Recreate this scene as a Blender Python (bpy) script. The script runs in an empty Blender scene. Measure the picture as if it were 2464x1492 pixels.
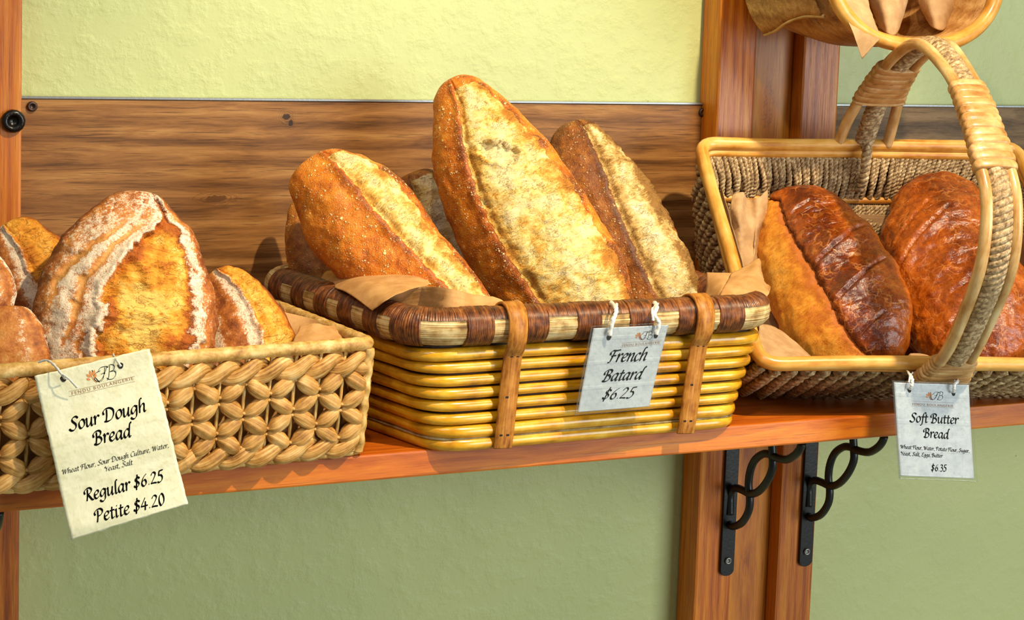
import bpy, math, random
import numpy as np
from mathutils import Vector, Matrix, noise
random.seed(7)
COL = bpy.context.scene.collection
PI = math.pi
# ---------------------------------------------------------------- camera model
# World: wall plane y = 0, x to the right, z up, shelf top z = ZS, room at y < 0 (metres).
IMW, IMH = 2464.0, 1492.0
F, PX, PY = 4300.0, 1232.0, 466.56
XA = np.array([0.90756084, -0.01313422, 0.41971516])      # world axes seen from the camera (right, down, forward)
YA = np.array([-0.41851124, -0.11011287, 0.90151178])
ZA = np.array([0.03437539, -0.9938323, -0.10543095])
RW = np.stack([XA, YA, ZA])
CAM = np.array([-0.70716505, -1.85973099, 0.418488])
ZS = -0.003
def ray(px, py): return RW @ np.array([(px-PX)/F, (py-PY)/F, 1.0])
def U(px, py, y):                       # photo point met at depth plane y
    r = ray(px, py); return CAM + r*((y-CAM[1])/r[1])
def UP(px, py, p0, n):                  # photo point met on a plane
    r = ray(px, py); return CAM + r*(np.dot(np.array(p0)-CAM, n)/np.dot(r, n))
def UX(px, py, x):
    r = ray(px, py); return CAM + r*((x-CAM[0])/r[0])
def depth(p): return float((RW.T @ (np.array(p)-CAM))[2])
def nrm(v):
    v = np.array(v, float); return v/np.linalg.norm(v)
VR, VU, VF = nrm(RW @ np.array([1, 0, 0])), nrm(RW @ np.array([0, -1, 0])), nrm(RW @ np.array([0, 0, 1]))
# ---------------------------------------------------------------- objects
def tag(o, label=None, cat=None, group=None, kind=None):
    if label: o['label'] = label
    if cat: o['category'] = cat
    if group: o['group'] = group
    if kind: o['kind'] = kind
    return o
def empty(name, loc, label, cat, group=None):
    o = bpy.data.objects.new(name, None); COL.objects.link(o); o.location = [float(v) for v in loc]; o.empty_display_size = .03
    return tag(o, label, cat, group)
class MB:
    def __init__(s): s.v = []; s.f = []; s.tc = []; s.at = {}
    def add(s, V, Fc, tc=None):
        b = len(s.v); s.v += [tuple(map(float, p)) for p in V]
        s.f += [tuple(i+b for i in q) for q in Fc]
        s.tc += [tuple(map(float, p)) for p in tc] if tc is not None else [(0, 0, 0)]*len(V)
        return b
    def build(s, name, mat, parent=None, smooth=True, bevel=0):
        me = bpy.data.meshes.new(name); off = parent.location if parent is not None and parent.parent is None else Vector((0, 0, 0))
        if parent is not None and parent.parent is not None: off = parent.parent.location
        me.from_pydata([(p[0]-off[0], p[1]-off[1], p[2]-off[2]) for p in s.v], [], s.f)
        a = me.attributes.new('tc', 'FLOAT_VECTOR', 'POINT'); a.data.foreach_set('vector', np.array(s.tc, np.float32).ravel())
        for k, arr in s.at.items():
            a = me.attributes.new(k, 'FLOAT', 'POINT'); a.data.foreach_set('value', np.array(arr, np.float32))
        me.materials.append(mat)
        if smooth: me.polygons.foreach_set('use_smooth', [True]*len(me.polygons))
        me.update()
        o = bpy.data.objects.new(name, me); COL.objects.link(o)
        if parent is not None: o.parent = parent
        if bevel:
            m = o.modifiers.new('bevel', 'BEVEL'); m.width = bevel; m.segments = 2; m.limit_method = 'ANGLE'
        return o
    def box(s, lo, hi):
        x0, y0, z0 = lo; x1, y1, z1 = hi
        V = [(x0,y0,z0),(x1,y0,z0),(x1,y1,z0),(x0,y1,z0),(x0,y0,z1),(x1,y0,z1),(x1,y1,z1),(x0,y1,z1)]
        s.add(V, [(3,2,1,0),(4,5,6,7),(0,1,5,4),(1,2,6,5),(2,3,7,6),(3,0,4,7)], V)
        return s
def origin(o, p):                       # put a top-level mesh's origin at p
    p = Vector([float(v) for v in p]); o.data.transform(Matrix.Translation(-p)); o.location = p; return o
# ---------------------------------------------------------------- curves, tubes, ropes, sheets
def catmull(P, n, closed=False):
    P = np.array(P, float); m = len(P); out = []
    segs = m if closed else m-1
    for k in range(n if closed else n):
        t = k/(n if closed else n-1)*segs; i = min(int(t), segs-1); u = t-i
        if closed: a, b, c, d = P[(i-1) % m], P[i % m], P[(i+1) % m], P[(i+2) % m]
        else: a, b, c, d = P[max(i-1, 0)], P[i], P[i+1], P[min(i+2, m-1)]
        out.append(.5*((2*b)+(c-a)*u+(2*a-5*b+4*c-d)*u*u+(3*b-a-3*c+d)*u**3))
    return np.array(out)
def arclen(P, n, closed=False):         # resample evenly by length
    P = np.array(P, float)
    if closed: P = np.vstack([P, P[:1]])
    d = np.r_[0, np.cumsum(np.linalg.norm(np.diff(P, axis=0), axis=1))]
    t = np.linspace(0, d[-1], n+1)[:-1] if closed else np.linspace(0, d[-1], n)
    return np.stack([np.interp(t, d, P[:, k]) for k in range(P.shape[1])], 1)
def frames(P, closed=False, up=None):
    P = np.array(P, float); n = len(P); T = np.zeros_like(P)
    for i in range(n):
        if closed: T[i] = P[(i+1) % n]-P[i-1]
        else: T[i] = P[min(i+1, n-1)]-P[max(i-1, 0)]
        T[i] /= max(np.linalg.norm(T[i]), 1e-12)
    Nn = np.zeros_like(P)
    if up is not None:
        for i in range(n):
            u = np.array(up, float); u = u-T[i]*u.dot(T[i]); Nn[i] = u/max(np.linalg.norm(u), 1e-9)
    else:
        u = np.array([0, 0, 1.]) if abs(T[0][2]) < .8 else np.array([0, 1., 0])
        for i in range(n):
            u = u-T[i]*u.dot(T[i]); u = u/np.linalg.norm(u); Nn[i] = u
    return T, Nn, np.cross(T, Nn)
def tube(mb, P, r, seg=10, closed=False, up=None, flat=None, rf=None, ang=0):
    """tube along P; r radius or list; flat = (a, b) scale along normal/binormal; rf(i, angle, length) multiplies the radius"""
    P = np.array(P, float); n = len(P); T, Nn, B = frames(P, closed, up)
    L = np.r_[0, np.cumsum(np.linalg.norm(np.diff(P, axis=0), axis=1))]
    V = []; tc = []; fa, fb = flat or (1, 1)
    for i in range(n):
        ri = r[i] if hasattr(r, '__len__') else r
        for k in range(seg):
            a = 2*PI*k/seg+ang; q = ri*(rf(i, a, L[i]) if rf else 1)
            V.append(P[i]+Nn[i]*(math.cos(a)*q*fa)+B[i]*(math.sin(a)*q*fb)); tc.append((L[i], a/(2*PI), 0))
    Fc = []
    for i in range(n if closed else n-1):
        j = (i+1) % n
        for k in range(seg):
            l = (k+1) % seg; Fc.append((i*seg+k, i*seg+l, j*seg+l, j*seg+k))
    if not closed: Fc += [tuple(range(seg))[::-1], tuple((n-1)*seg+k for k in range(seg))]
    mb.add(V, Fc, tc)
def rope(mb, P, R, r, pitch, strands=2, seg=6, closed=False, per=9, up=None, flat=None, phase=0.0):
    P = np.array(P, float); Q = np.vstack([P, P[:1]]) if closed else P
    Lt = np.linalg.norm(np.diff(Q, axis=0), axis=1).sum()
    turns = max(1, round(Lt/pitch)) if closed else Lt/pitch
    n = max(4, int(per*turns)); S = arclen(P, n, closed); T, Nn, B = frames(S, closed, up); fa, fb = flat or (1, 1)
    for st in range(strands):
        H = []
        for i in range(n):
            a = 2*PI*(i/(n if closed else n-1)*turns+st/strands)+phase
            H.append(S[i]+Nn[i]*(R*fa*math.cos(a))+B[i]*(R*fb*math.sin(a)))
        tube(mb, H, r, seg, closed, up)
def rq(c, r, seg=6):                    # rounded quadrilateral outline through four corners
    c = [np.array(p, float) for p in c]; out = []
    for i in range(4):
        p, q, s = c[i-1], c[i], c[(i+1) % 4]; d1 = nrm(p-q); d2 = nrm(s-q)
        a, b = q+d1*r, q+d2*r
        for k in range(seg+1):
            t = k/seg; out.append((1-t)**2*a+2*t*(1-t)*q+t*t*b)
    return np.array(out)
def sheet(mb, G, nu, nv, crinkle=0.0, seed=0, scale=40):
    """smooth surface through a grid of points (rows of equal length)"""
    G = np.array(G, float); rows = np.array([catmull(g, nu) for g in G])
    cols = np.array([catmull(rows[:, k], nv) for k in range(nu)])     # nu x nv x 3
    V = []; tc = []
    for i in range(nu):
        for j in range(nv):
            p = cols[i, j]; a = cols[min(i+1, nu-1), j]-cols[max(i-1, 0), j]; b = cols[i, min(j+1, nv-1)]-cols[i, max(j-1, 0)]
            n = np.cross(a, b); l = np.linalg.norm(n)
            if crinkle and l > 1e-12:
                p = p+n/l*crinkle*noise.fractal(Vector(p*scale)+Vector((seed, 0, 0)), .6, 2.2, 4)
            V.append(p); tc.append((i/(nu-1), j/(nv-1), 0))
    mb.add(V, [(i*nv+j, (i+1)*nv+j, (i+1)*nv+j+1, i*nv+j+1) for i in range(nu-1) for j in range(nv-1)], tc)
def solid(o, t, off=0):
    m = o.modifiers.new('thickness', 'SOLIDIFY'); m.thickness = t; m.offset = off; return o
# ---------------------------------------------------------------- materials
def lin(h):
    h = h.lstrip('#'); c = [int(h[i:i+2], 16)/255 for i in (0, 2, 4)]
    return tuple(v/12.92 if v <= .04045 else ((v+.055)/1.055)**2.4 for v in c)+(1,)
class M:
    def __init__(s, name):
        s.m = bpy.data.materials.new(name); s.m.use_nodes = True; s.t = s.m.node_tree; s.t.nodes.clear()
        s.out = s.n('ShaderNodeOutputMaterial'); s.b = s.n('ShaderNodeBsdfPrincipled'); s.t.links.new(s.b.outputs[0], s.out.inputs[0])
    def n(s, typ, ins=None, **pr):
        nd = s.t.nodes.new(typ)
        for k, v in pr.items(): setattr(nd, k, v)
        for k, v in (ins or {}).items(): s.put(nd.inputs[k], v)
        return nd
    def put(s, sock, v):
        if isinstance(v, bpy.types.NodeSocket): s.t.links.new(v, sock)
        else: sock.default_value = v
    def obj(s): return s.n('ShaderNodeTexCoord').outputs['Object']
    def attr(s, name, vec=False): return s.n('ShaderNodeAttribute', attribute_name=name).outputs['Vector' if vec else 'Fac']
    def map(s, v, sc=(1, 1, 1), rot=(0, 0, 0), loc=(0, 0, 0)):
        return s.n('ShaderNodeMapping', {'Vector': v, 'Scale': sc, 'Rotation': rot, 'Location': loc}).outputs[0]
    def noise(s, v, scale, detail=4, rough=.55, dist=0.0):
        return s.n('ShaderNodeTexNoise', {'Vector': v, 'Scale': scale, 'Detail': detail, 'Roughness': rough, 'Distortion': dist}).outputs[0]
    def voro(s, v, scale, feature='F1', out=0, rnd=1.0):
        return s.n('ShaderNodeTexVoronoi', {'Vector': v, 'Scale': scale, 'Randomness': rnd}, feature=feature).outputs[out]
    def wave(s, v, scale, dist=2, detail=2, dscale=1, direction='X', typ='BANDS', profile='SIN'):
        return s.n('ShaderNodeTexWave', {'Vector': v, 'Scale': scale, 'Distortion': dist, 'Detail': detail, 'Detail Scale': dscale},
                   wave_type=typ, bands_direction=direction, wave_profile=profile).outputs[1]
    def ramp(s, f, stops, interp='LINEAR'):
        nd = s.n('ShaderNodeValToRGB', {0: f}); e = nd.color_ramp; e.interpolation = interp
        while len(e.elements) < len(stops): e.elements.new(.5)
        for el, (p, c) in zip(e.elements, stops):
            el.position = p; el.color = lin(c) if isinstance(c, str) else (c, c, c, 1)
        return nd.outputs[0]
    def mix(s, f, a, b, mode='MIX'):
        nd = s.n('ShaderNodeMix', data_type='RGBA', blend_type=mode); nd.clamp_factor = True
        for i, v in ((0, f), (6, a), (7, b)): s.put(nd.inputs[i], lin(v) if isinstance(v, str) else v)
        return nd.outputs[2]
    def math(s, op, a, b=0.0, clamp=False):
        nd = s.n('ShaderNodeMath', operation=op, use_clamp=clamp); s.put(nd.inputs[0], a); s.put(nd.inputs[1], b); return nd.outputs[0]
    def rng(s, v, a, b, c=0., d=1.):
        return s.n('ShaderNodeMapRange', {0: v, 1: a, 2: b, 3: c, 4: d}, interpolation_type='SMOOTHSTEP').outputs[0]
    def bump(s, h, dist=.001, st=1.0, prev=None):
        i = {'Height': h, 'Distance': dist, 'Strength': st}
        if prev is not None: i['Normal'] = prev
        return s.n('ShaderNodeBump', i).outputs[0]
    def set(s, color, rough=.6, bump=None, spec=.5, **kw):
        s.put(s.b.inputs['Base Color'], lin(color) if isinstance(color, str) else color); s.put(s.b.inputs['Roughness'], rough)
        s.b.inputs['Specular IOR Level'].default_value = spec
        if bump is not None: s.put(s.b.inputs['Normal'], bump)
        for k, v in kw.items(): s.put(s.b.inputs[k.replace('_', ' ')], v)
        return s.m

def mat_paint():
    m = M('green wall paint'); o = m.obj()
    a = m.noise(o, 38, 6, .6); b = m.noise(o, 130, 4, .6); c = m.noise(o, 3.0, 2)
    col = m.mix(m.rng(c, .35, .65), '#bcc286', '#b5bc82')
    spot = m.rng(m.voro(o, 21, 'F1'), .012, .03)
    spot2 = m.rng(m.noise(o, 9, 1), .52, .6)
    col = m.mix(m.math('MULTIPLY', m.math('SUBTRACT', 1., spot), spot2), col, '#6b6440')
    h = m.math('ADD', m.math('MULTIPLY', m.rng(a, .42, .7), .8), m.math('MULTIPLY', b, .5))
    return m.set(col, .45, m.bump(h, .0016, .5), .4)
def mat_wood(name, cols, axis='x', ring=9, stretch=14, rough=.35, knots=False, bumpd=.0005, fine=1.0, spec=.5, coat=0.0, seed=0.0, streak='#3a2312', streak_amt=.6, kp=()):
    """grain runs along axis"""
    m = M(name); o = m.obj()
    sc = {'x': (1, stretch, stretch), 'z': (stretch, stretch, 1), 'y': (stretch, 1, stretch)}[axis]
    v = m.map(o, sc, loc=(seed, seed*.7, seed*.3))
    warp = m.noise(v, ring*.18, 3, .5, .6)
    bands = m.wave(m.map(o, tuple(k for k in sc), loc=(seed, 0, 0)), ring*.12, 7, 3, 1.0, {'x': 'Z', 'z': 'X', 'y': 'X'}[axis])
    f1 = m.noise(v, ring, 8, .65, .8); f2 = m.noise(m.map(o, tuple(k*6 if k > 1 else 2 for k in sc)), ring, 4, .6)
    f3 = m.noise(m.map(o, tuple(k*16 if k > 1 else 5 for k in sc), loc=(seed, 2, 1)), ring, 5, .7)
    g = m.math('ADD', m.math('MULTIPLY', f1, .5), m.math('ADD', m.math('MULTIPLY', bands, .1), m.math('ADD', m.math('MULTIPLY', warp, .22), m.math('MULTIPLY', f3, .18))))
    col = m.ramp(g, [(.36, cols[0]), (.46, cols[1]), (.54, cols[2]), (.64, cols[3])])
    line = m.math('MAXIMUM', m.rng(f2, .54, .68), m.math('MULTIPLY', m.rng(f3, .56, .68), .6))
    col = m.mix(m.math('MULTIPLY', line, streak_amt*fine), col, streak)
    if knots:
        k = m.voro(m.map(o, (2.2, 5, 7)), 1.6, 'F1'); kk = m.rng(k, .05, .16, 1, 0)
        col = m.mix(m.math('MULTIPLY', kk, .75), col, '#3b2010')
    for (c, sc3, rr, cc) in kp:
        dv = m.n('ShaderNodeVectorMath', {0: m.map(o, sc3, loc=tuple(-a*b for a, b in zip(c, sc3)))}, operation='LENGTH').outputs['Value']
        dd = m.math('ADD', dv, m.math('MULTIPLY', m.math('SUBTRACT', m.noise(o, 160, 3), .5), rr*1.6))
        ringl = m.math('MULTIPLY', m.rng(m.math('SINE', m.math('MULTIPLY', dd, 30/rr*.35)), .5, .95), m.rng(dd, rr*1.2, rr*3.2, .55, 0))
        col = m.mix(m.math('MAXIMUM', m.rng(dd, rr*.7, rr*1.1, .9, 0), ringl), col, cc)
    return m.set(col, rough, m.bump(m.math('SUBTRACT', f1, m.math('MULTIPLY', line, .4)), bumpd, .6), spec, Coat_Weight=coat, Coat_Roughness=.15)
def mat_metal(name, col, rough, metallic=0.0, sc=300, b=.0003):
    m = M(name); return m.set(col, rough, m.bump(m.noise(m.obj(), sc, 3), b, .5), .5, Metallic=metallic)
def mat_fibre(name, cols, along=40, around=9, rough=.55, bumpd=.0006, dirt='#5a3a18', spec=.4, objscale=60, coat=0.0):
    """fibres running along a tube (tc = length, turn)"""
    m = M(name); tc = m.attr('tc', True); o = m.obj()
    g = m.noise(m.map(tc, (along, around, 1)), 1, 5, .65, .4); big = m.noise(o, objscale, 3, .6)
    col = m.ramp(m.math('ADD', m.math('MULTIPLY', g, .6), m.math('MULTIPLY', big, .4)), [(.37, cols[0]), (.46, cols[1]), (.54, cols[2]), (.63, cols[3])])
    d = m.rng(m.noise(o, objscale*.45, 5, .7), .62, .75)
    col = m.mix(m.math('MULTIPLY', d, .55), col, dirt)
    return m.set(col, rough, m.bump(g, bumpd, .9), spec, Coat_Weight=coat, Coat_Roughness=.2)
def mat_paper(name, c1, c2, rough=.75, trans=0.0, sc=60):
    m = M(name); o = m.obj(); a = m.noise(o, sc, 5, .6); b = m.noise(o, 900, 2); c = m.noise(m.map(o, (1, 1, 1)), 26, 5, .7)
    col = m.mix(m.rng(a, .35, .68), c1, c2)
    col = m.mix(m.math('MULTIPLY', m.rng(b, .5, .75), .35), col, m.mix(.5, c1, '#8a6236'))
    h = m.math('ADD', m.math('MULTIPLY', m.voro(o, 30, 'DISTANCE_TO_EDGE'), .6), m.math('ADD', m.math('MULTIPLY', b, .12), m.math('MULTIPLY', c, .8)))
    mm = m.set(col, rough, m.bump(h, .0012, .45), .3)
    return mm
def mat_bread(name, crust, open_, flour, speck=0.0, gloss=.55, wrinkle=0.0, speck_col='#ffe2a0', blist=230, flourn=1.0, spec=.45, orough=1.0, oc=1.0, osc=1.0, crease='#8a4f14'):
    """crust / open / flour = four-, four- and one-colour lists; per-vertex masks say where the dough split and where flour lies"""
    m = M(name); o = m.obj(); bt = m.attr('bt', True); aop = m.attr('open'); afl = m.attr('flour'); adk = m.attr('bake')
    n1 = m.noise(o, 34, 5, .6); n2 = m.noise(o, 150, 5, .65); n3 = m.noise(o, 520, 3, .6)
    f = m.math('ADD', m.math('ADD', m.math('MULTIPLY', n1, .42), m.math('MULTIPLY', n2, .38)), m.math('MULTIPLY', n3, .2))
    f = m.math('SUBTRACT', f, m.math('MULTIPLY', adk, .3))
    cc = m.ramp(f, [(.3, crust[0]), (.42, crust[1]), (.52, crust[2]), (.64, crust[3])])
    hb = m.math('MULTIPLY', n2, .5)
    if speck:
        vo = m.voro(o, blist); big = m.rng(m.noise(o, 60, 2), .35, .65)
        s = m.math('MULTIPLY', m.rng(vo, .16, .30, 1, 0), m.rng(m.noise(o, blist*.5, 1), .42, .56))
        s2 = m.math('MULTIPLY', m.rng(m.voro(o, blist*.42), .10, .2, 1, 0), m.rng(m.noise(o, 140, 1), .46, .58))
        s3 = m.math('MULTIPLY', m.rng(m.voro(o, blist*2.6), .18, .38, 1, 0), .55); s = m.math('MAXIMUM', s, s3)
        s = m.math('MAXIMUM', s, s2)
        cc = m.mix(m.math('MULTIPLY', m.math('MULTIPLY', s, speck), m.math('ADD', m.math('MULTIPLY', big, .7), .3)), cc, speck_col); hb = m.math('ADD', hb, m.math('MULTIPLY', s, .45))
    if wrinkle:
        w = m.voro(m.n('ShaderNodeVectorMath', {0: m.map(o, (1, 1, 1)), 1: m.n('ShaderNodeVectorMath', {0: m.n('ShaderNodeTexNoise', {'Vector': o, 'Scale': 45., 'Detail': 3.}).outputs[1], 'Scale': .03}, operation='SCALE').outputs[0]}, operation='ADD').outputs[0], 62, 'DISTANCE_TO_EDGE')
        wl = m.rng(w, .0, .075, 1, 0); wm = m.rng(m.noise(o, 40, 2), .45, .6)
        wl = m.math('MULTIPLY', wl, wm)
        cc = m.mix(m.math('MULTIPLY', wl, wrinkle), cc, '#c9803f'); hb = m.math('SUBTRACT', hb, m.math('MULTIPLY', wl, .10))
        hb = m.math('ADD', hb, m.math('MULTIPLY', m.noise(m.map(bt, (120, 34, 1)), 1, 3, .5, .8), .9))
    # open crumb: torn strands lying across the split
    ridge = lambda v, wd: m.rng(m.math('ABSOLUTE', m.math('SUBTRACT', v, .5)), 0., wd, 1, 0)
    st = m.noise(m.map(bt, (200*osc, 70*osc, 1), rot=(0, 0, .35)), 1, 5, .62, 1.8); st2 = m.noise(o, 42*osc, 5, .62, .5); st3 = m.noise(m.map(bt, (520, 300, 1)), 1, 4, .6, 1.2)
    cur = m.noise(m.map(bt, (150*osc**.5, 62*osc**.5, 1), rot=(0, 0, .3), loc=(3, 1, 0)), 1, 3, .55, 2.4)
    lines = m.math('MULTIPLY', ridge(cur, .030), m.rng(m.noise(o, 75, 2), .44, .56))
    fo = m.math('ADD', m.math('MULTIPLY', st, .30), m.math('ADD', m.math('MULTIPLY', st2, .54), m.math('MULTIPLY', st3, .16)))
    fo = m.math('SUBTRACT', fo, m.math('MULTIPLY', adk, .22))
    fo = m.math('ADD', m.math('MULTIPLY', m.math('SUBTRACT', fo, .5), oc), .5)
    co = m.ramp(fo, [(.35, open_[0]), (.44, open_[1]), (.51, open_[2]), (.60, open_[3])])
    crev = m.rng(st, .30, .40, 1, 0)
    co = m.mix(m.math('MULTIPLY', crev, .45*min(oc, 1)), co, open_[0])
    co = m.mix(m.math('MULTIPLY', lines, .5*min(oc, 1)), co, crease)
    ho = m.math('MULTIPLY', m.math('SUBTRACT', m.math('ADD', m.math('MULTIPLY', st, 1.6), m.math('MULTIPLY', st3, .7)), m.math('MULTIPLY', lines, .7)), orough)
    e = m.rng(m.math('ADD', aop, m.math('MULTIPLY', m.math('SUBTRACT', n2, .5), .5)), .42, .58)
    col = m.mix(e, cc, co)
    fl = m.math('ADD', afl, m.math('MULTIPLY', m.math('SUBTRACT', m.math('ADD', m.math('MULTIPLY', n2, .38), m.math('MULTIPLY', m.noise(o, 420, 6, .8), .62)), .5), 3.0*flourn))
    worm = ridge(m.noise(o, 330, 3, .6, 1.5), .045)
    fl = m.math('SUBTRACT', fl, m.math('MULTIPLY', worm, .5))
    fm = m.math('MULTIPLY', m.rng(fl, .34, .68), m.rng(afl, .02, .2))
    col = m.mix(m.math('MULTIPLY', fm, .92), col, flour)
    hh = m.math('ADD', m.math('MULTIPLY', hb, m.math('SUBTRACT', 1., e)), m.math('MULTIPLY', ho, m.math('MULTIPLY', e, .6)))
    hh = m.math('ADD', hh, m.math('MULTIPLY', n3, .25))
    rough = m.math('ADD', m.math('MULTIPLY', e, .72-gloss), gloss)
    rough = m.math('MAXIMUM', rough, m.math('MULTIPLY', fm, .8))
    return m.set(col, rough, m.bump(hh, .0022, .8), spec)
# ---------------------------------------------------------------- palette
PAINT = mat_paint()
BOARD = mat_wood('laminate board', ['#543416', '#7a4f26', '#936434', '#ad7f48'], 'x', 9, 12, .5, bumpd=.0002, fine=1.1, spec=.3, streak='#3c2210', kp=[(tuple(U(690, 282, -.009)-np.array([0, -.005, -.003])), (1, 1, 1), .0042, '#22120a'), (tuple(U(700, 296, -.009)-np.array([0, -.005, -.003])), (1, 1, .7), .0026, '#22120a'), (tuple(U(520, 478, -.009)-np.array([0, -.005, -.003])), (.5, 1, 1.6), .006, '#5a3718')])
BOARD_R = mat_wood('weathered laminate board', ['#4f3b27', '#6d5337', '#846746', '#947753'], 'x', 12, 6, .55, bumpd=.0004, fine=.8, spec=.3, seed=3.1, streak='#3d2c1c')
PINE = mat_wood('orange pine', ['#9c4604', '#c2620a', '#d67810', '#e4921e'], 'z', 10, 20, .42, bumpd=.0002, fine=1.1, coat=.1, seed=1.3, streak='#7a3510')
PINE_C = mat_wood('knotty pine', ['#914608', '#b86812', '#ca7c1a', '#d99328'], 'z', 7, 8, .45, bumpd=.0002, fine=.6, coat=.08, seed=5.2, streak='#5b2a0d', kp=[(tuple(UX(1902, 200, .487)-np.array([.48875, -.02, -1.15])), (1, .2, .35), .0035, '#4a1f08'), (tuple(UX(1905, 255, .488)-np.array([.48875, -.02, -1.15])), (1, .2, .25), .006, '#7a4214')])
PINE_M = mat_wood('dull pine', ['#863c04', '#ab560c', '#bd6a16', '#cb7e22'], 'z', 10, 20, .4, bumpd=.0002, fine=1.1, seed=8.4, streak='#6f3513')
SHELFW = mat_wood('stained shelf timber', ['#8c3f04', '#b4560a', '#ca6a10', '#da821e'], 'x', 7, 9, .42, bumpd=.0002, fine=.6, coat=.08, seed=2.2, streak='#6e2a0a')
BLACK = mat_metal('black painted iron', '#101013', .38, .2, 260, .0004)
SCREW = mat_metal('dark screw', '#4a3a34', .45, .6)
STEEL = mat_metal('zinc screw', '#8f8f8c', .35, .9)
# ---------------------------------------------------------------- wall, boards, posts, shelf
wb = MB().box((-2.2, 0, -1.15), (2.6, .05, 1.3)).build('wall_back', PAINT, None, False); tag(wb, kind='structure')
wb['label'] = 'yellow-green painted plaster wall behind the bread shelf'
fl = MB().box((-3.0, -4.5, -1.2), (3.4, .05, -1.15)).build('floor', mat_metal('pale tile floor', '#b9b7a6', .5, 0, 20, .0005), None, False); tag(fl, kind='structure')
def screw(p, r, parent, mat, normal=(0, -1, 0), name='screw'):
    mb = MB(); n = nrm(normal); p = np.array(p, float)
    prof = [(0, .0), (r, .0), (r*1.02, .35), (r*.85, .62), (r*.55, .62), (r*.45, .2), (r*.05, .15)]
    t1 = nrm(np.cross(n, (.3, .2, 1))); t2 = np.cross(n, t1); V = []; k = 16
    for q, h in prof:
        for i in range(k):
            a = 2*PI*i/k; V.append(p+(t1*math.cos(a)+t2*math.sin(a))*q+n*(h*r))
    Fc = [(j*k+i, j*k+(i+1) % k, (j+1)*k+(i+1) % k, (j+1)*k+i) for j in range(len(prof)-1) for i in range(k)]
    mb.add(V, Fc); return mb.build(name, mat, parent)
def board(x0, x1, mat, label, screws):
    t = empty('backing_board', ((x0+x1)/2, -.005, -.003), label, 'board')
    MB().box((x0, -.009, -.003), (x1, -.0002, .3065)).build('panel', mat, t, False, .0008)
    tr = MB().box((x0, -.0105, .3068), (x1, -.0002, .3088)).build('edge_strip', mat_metal('grey edge strip', '#8e9092', .35, .5), t, False); tr['label'] = 'thin grey edge strip'
    for p in screws: screw(U(p[0], p[1], -.009), .0052, t, SCREW)
board(-.4025, .402, BOARD, 'warm brown wood-grain board with a screw in each upper corner, behind the loaves', [(77, 256), (1690, 270)])
board(.577, 1.38, BOARD_R, 'greyish brown wood-grain board right of the pine post, behind the basket handle', [])
def post(x0, label, bolt=None):
    x1 = x0+.1725; t = empty('timber_post', ((x0+x1)/2, -.02, -1.15), label, 'post')
    MB().box((x0, -.042, -1.15), (x0+.052, -.0004, 1.25)).build('side_rail', PINE, t, False, .003)
    MB().box((x0+.0525, -.021, -1.15), (x0+.118, -.0004, 1.25)).build('center_plank', PINE_C, t, False, .001)
    MB().box((x0+.1185, -.042, -1.15), (x1, -.0004, 1.25)).build('side_rail', PINE_M, t, False, .003)
    if bolt is not None: screw(bolt, .0115, t, mat_metal('black bolt', '#15100e', .3, .3), name='bolt')
    return t
post(.4025, 'orange pine post of three upright planks behind the handled basket')
post(-.5745, 'orange pine post with a black bolt, at the left edge of the photo', U(31, 291, -.042))
sh = empty('wooden_shelf', (0, -.165, ZS), 'orange-brown stained timber shelf carrying the three bread baskets', 'shelf')
MB().box((-1.0, -.33, -.0285), (1.35, -.0455, ZS)).build('plank', SHELFW, sh, False, .0022)
# ---------------------------------------------------------------- scroll brackets
def make_bracket():
    x = .5605; t = empty('shelf_bracket', (x, -.044, -.0285), 'black scrolled iron bracket, nearer the right edge of the pine post', 'bracket', 'scrolled iron shelf brackets')
    yb = -.0425; mb = MB(); w = .0095; zb = -.262; V = []
    for yy in (yb, yb-.004):
        V += [(x-w, yy, -.0287), (x+w, yy, -.0287)]+[(x+w*math.cos(a), yy, zb-w*.75*math.sin(a)) for a in np.linspace(0, PI, 13)]
    k = 15; Fc = [tuple(range(k)), tuple(range(2*k-1, k-1, -1))]+[(i, k+i, k+(i+1) % k, (i+1) % k) for i in range(k)]
    mb.add(V, Fc); mb.build('wall_bar', BLACK, t, False, .0006)
    MB().box((x-w, -.285, -.0329), (x+w, yb-.004, -.0287)).build('shelf_bar', BLACK, t, False, .0006)
    g = lambda c: UX(1640+c[0]*.34856, 860+c[1]*.34856, x)
    def fix(P):
        P = [np.array(p) for p in P]; P[0][1] = min(P[0][1], yb-.004)
        for p in P: p[1] = min(p[1], yb-.003); p[2] = min(p[2], -.0335)
        return catmull(P, 48)
    A = fix([g(c) for c in [(848, 1082), (900, 1108), (962, 1085), (1012, 1010), (1024, 925), (1014, 830), (1026, 735), (1060, 660), (1120, 618), (1172, 622), (1215, 642), (1290, 655), (1350, 625), (1385, 585), (1400, 545)]])
    mb = MB(); tube(mb, A, .0048, 12); mb.build('scroll', BLACK, t)
    B = fix([g(c) for c in [(838, 1010), (842, 935), (868, 880), (915, 848), (975, 865), (1030, 888), (1090, 868), (1150, 800), (1188, 715), (1190, 640), (1186, 575), (1184, 545)]])
    mb = MB(); tube(mb, B, .0048, 12); mb.build('scroll', BLACK, t)
    screw((x, yb-.004, -.2495), .0045, t, STEEL)
    return t
def copy_tree(o, parent=None):
    c = o.copy(); COL.objects.link(c)
    if parent is not None: c.parent = parent
    for ch in list(o.children): copy_tree(ch, c)
    return c
br = make_bracket()
for x, lab in ((.4455, 'black scrolled iron bracket on the left rail of the pine post, under the shelf'), (-.446, 'black scrolled iron bracket at the left edge of the photo, under the shelf')):
    c = copy_tree(br); c.location.x = x; c['label'] = lab
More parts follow.
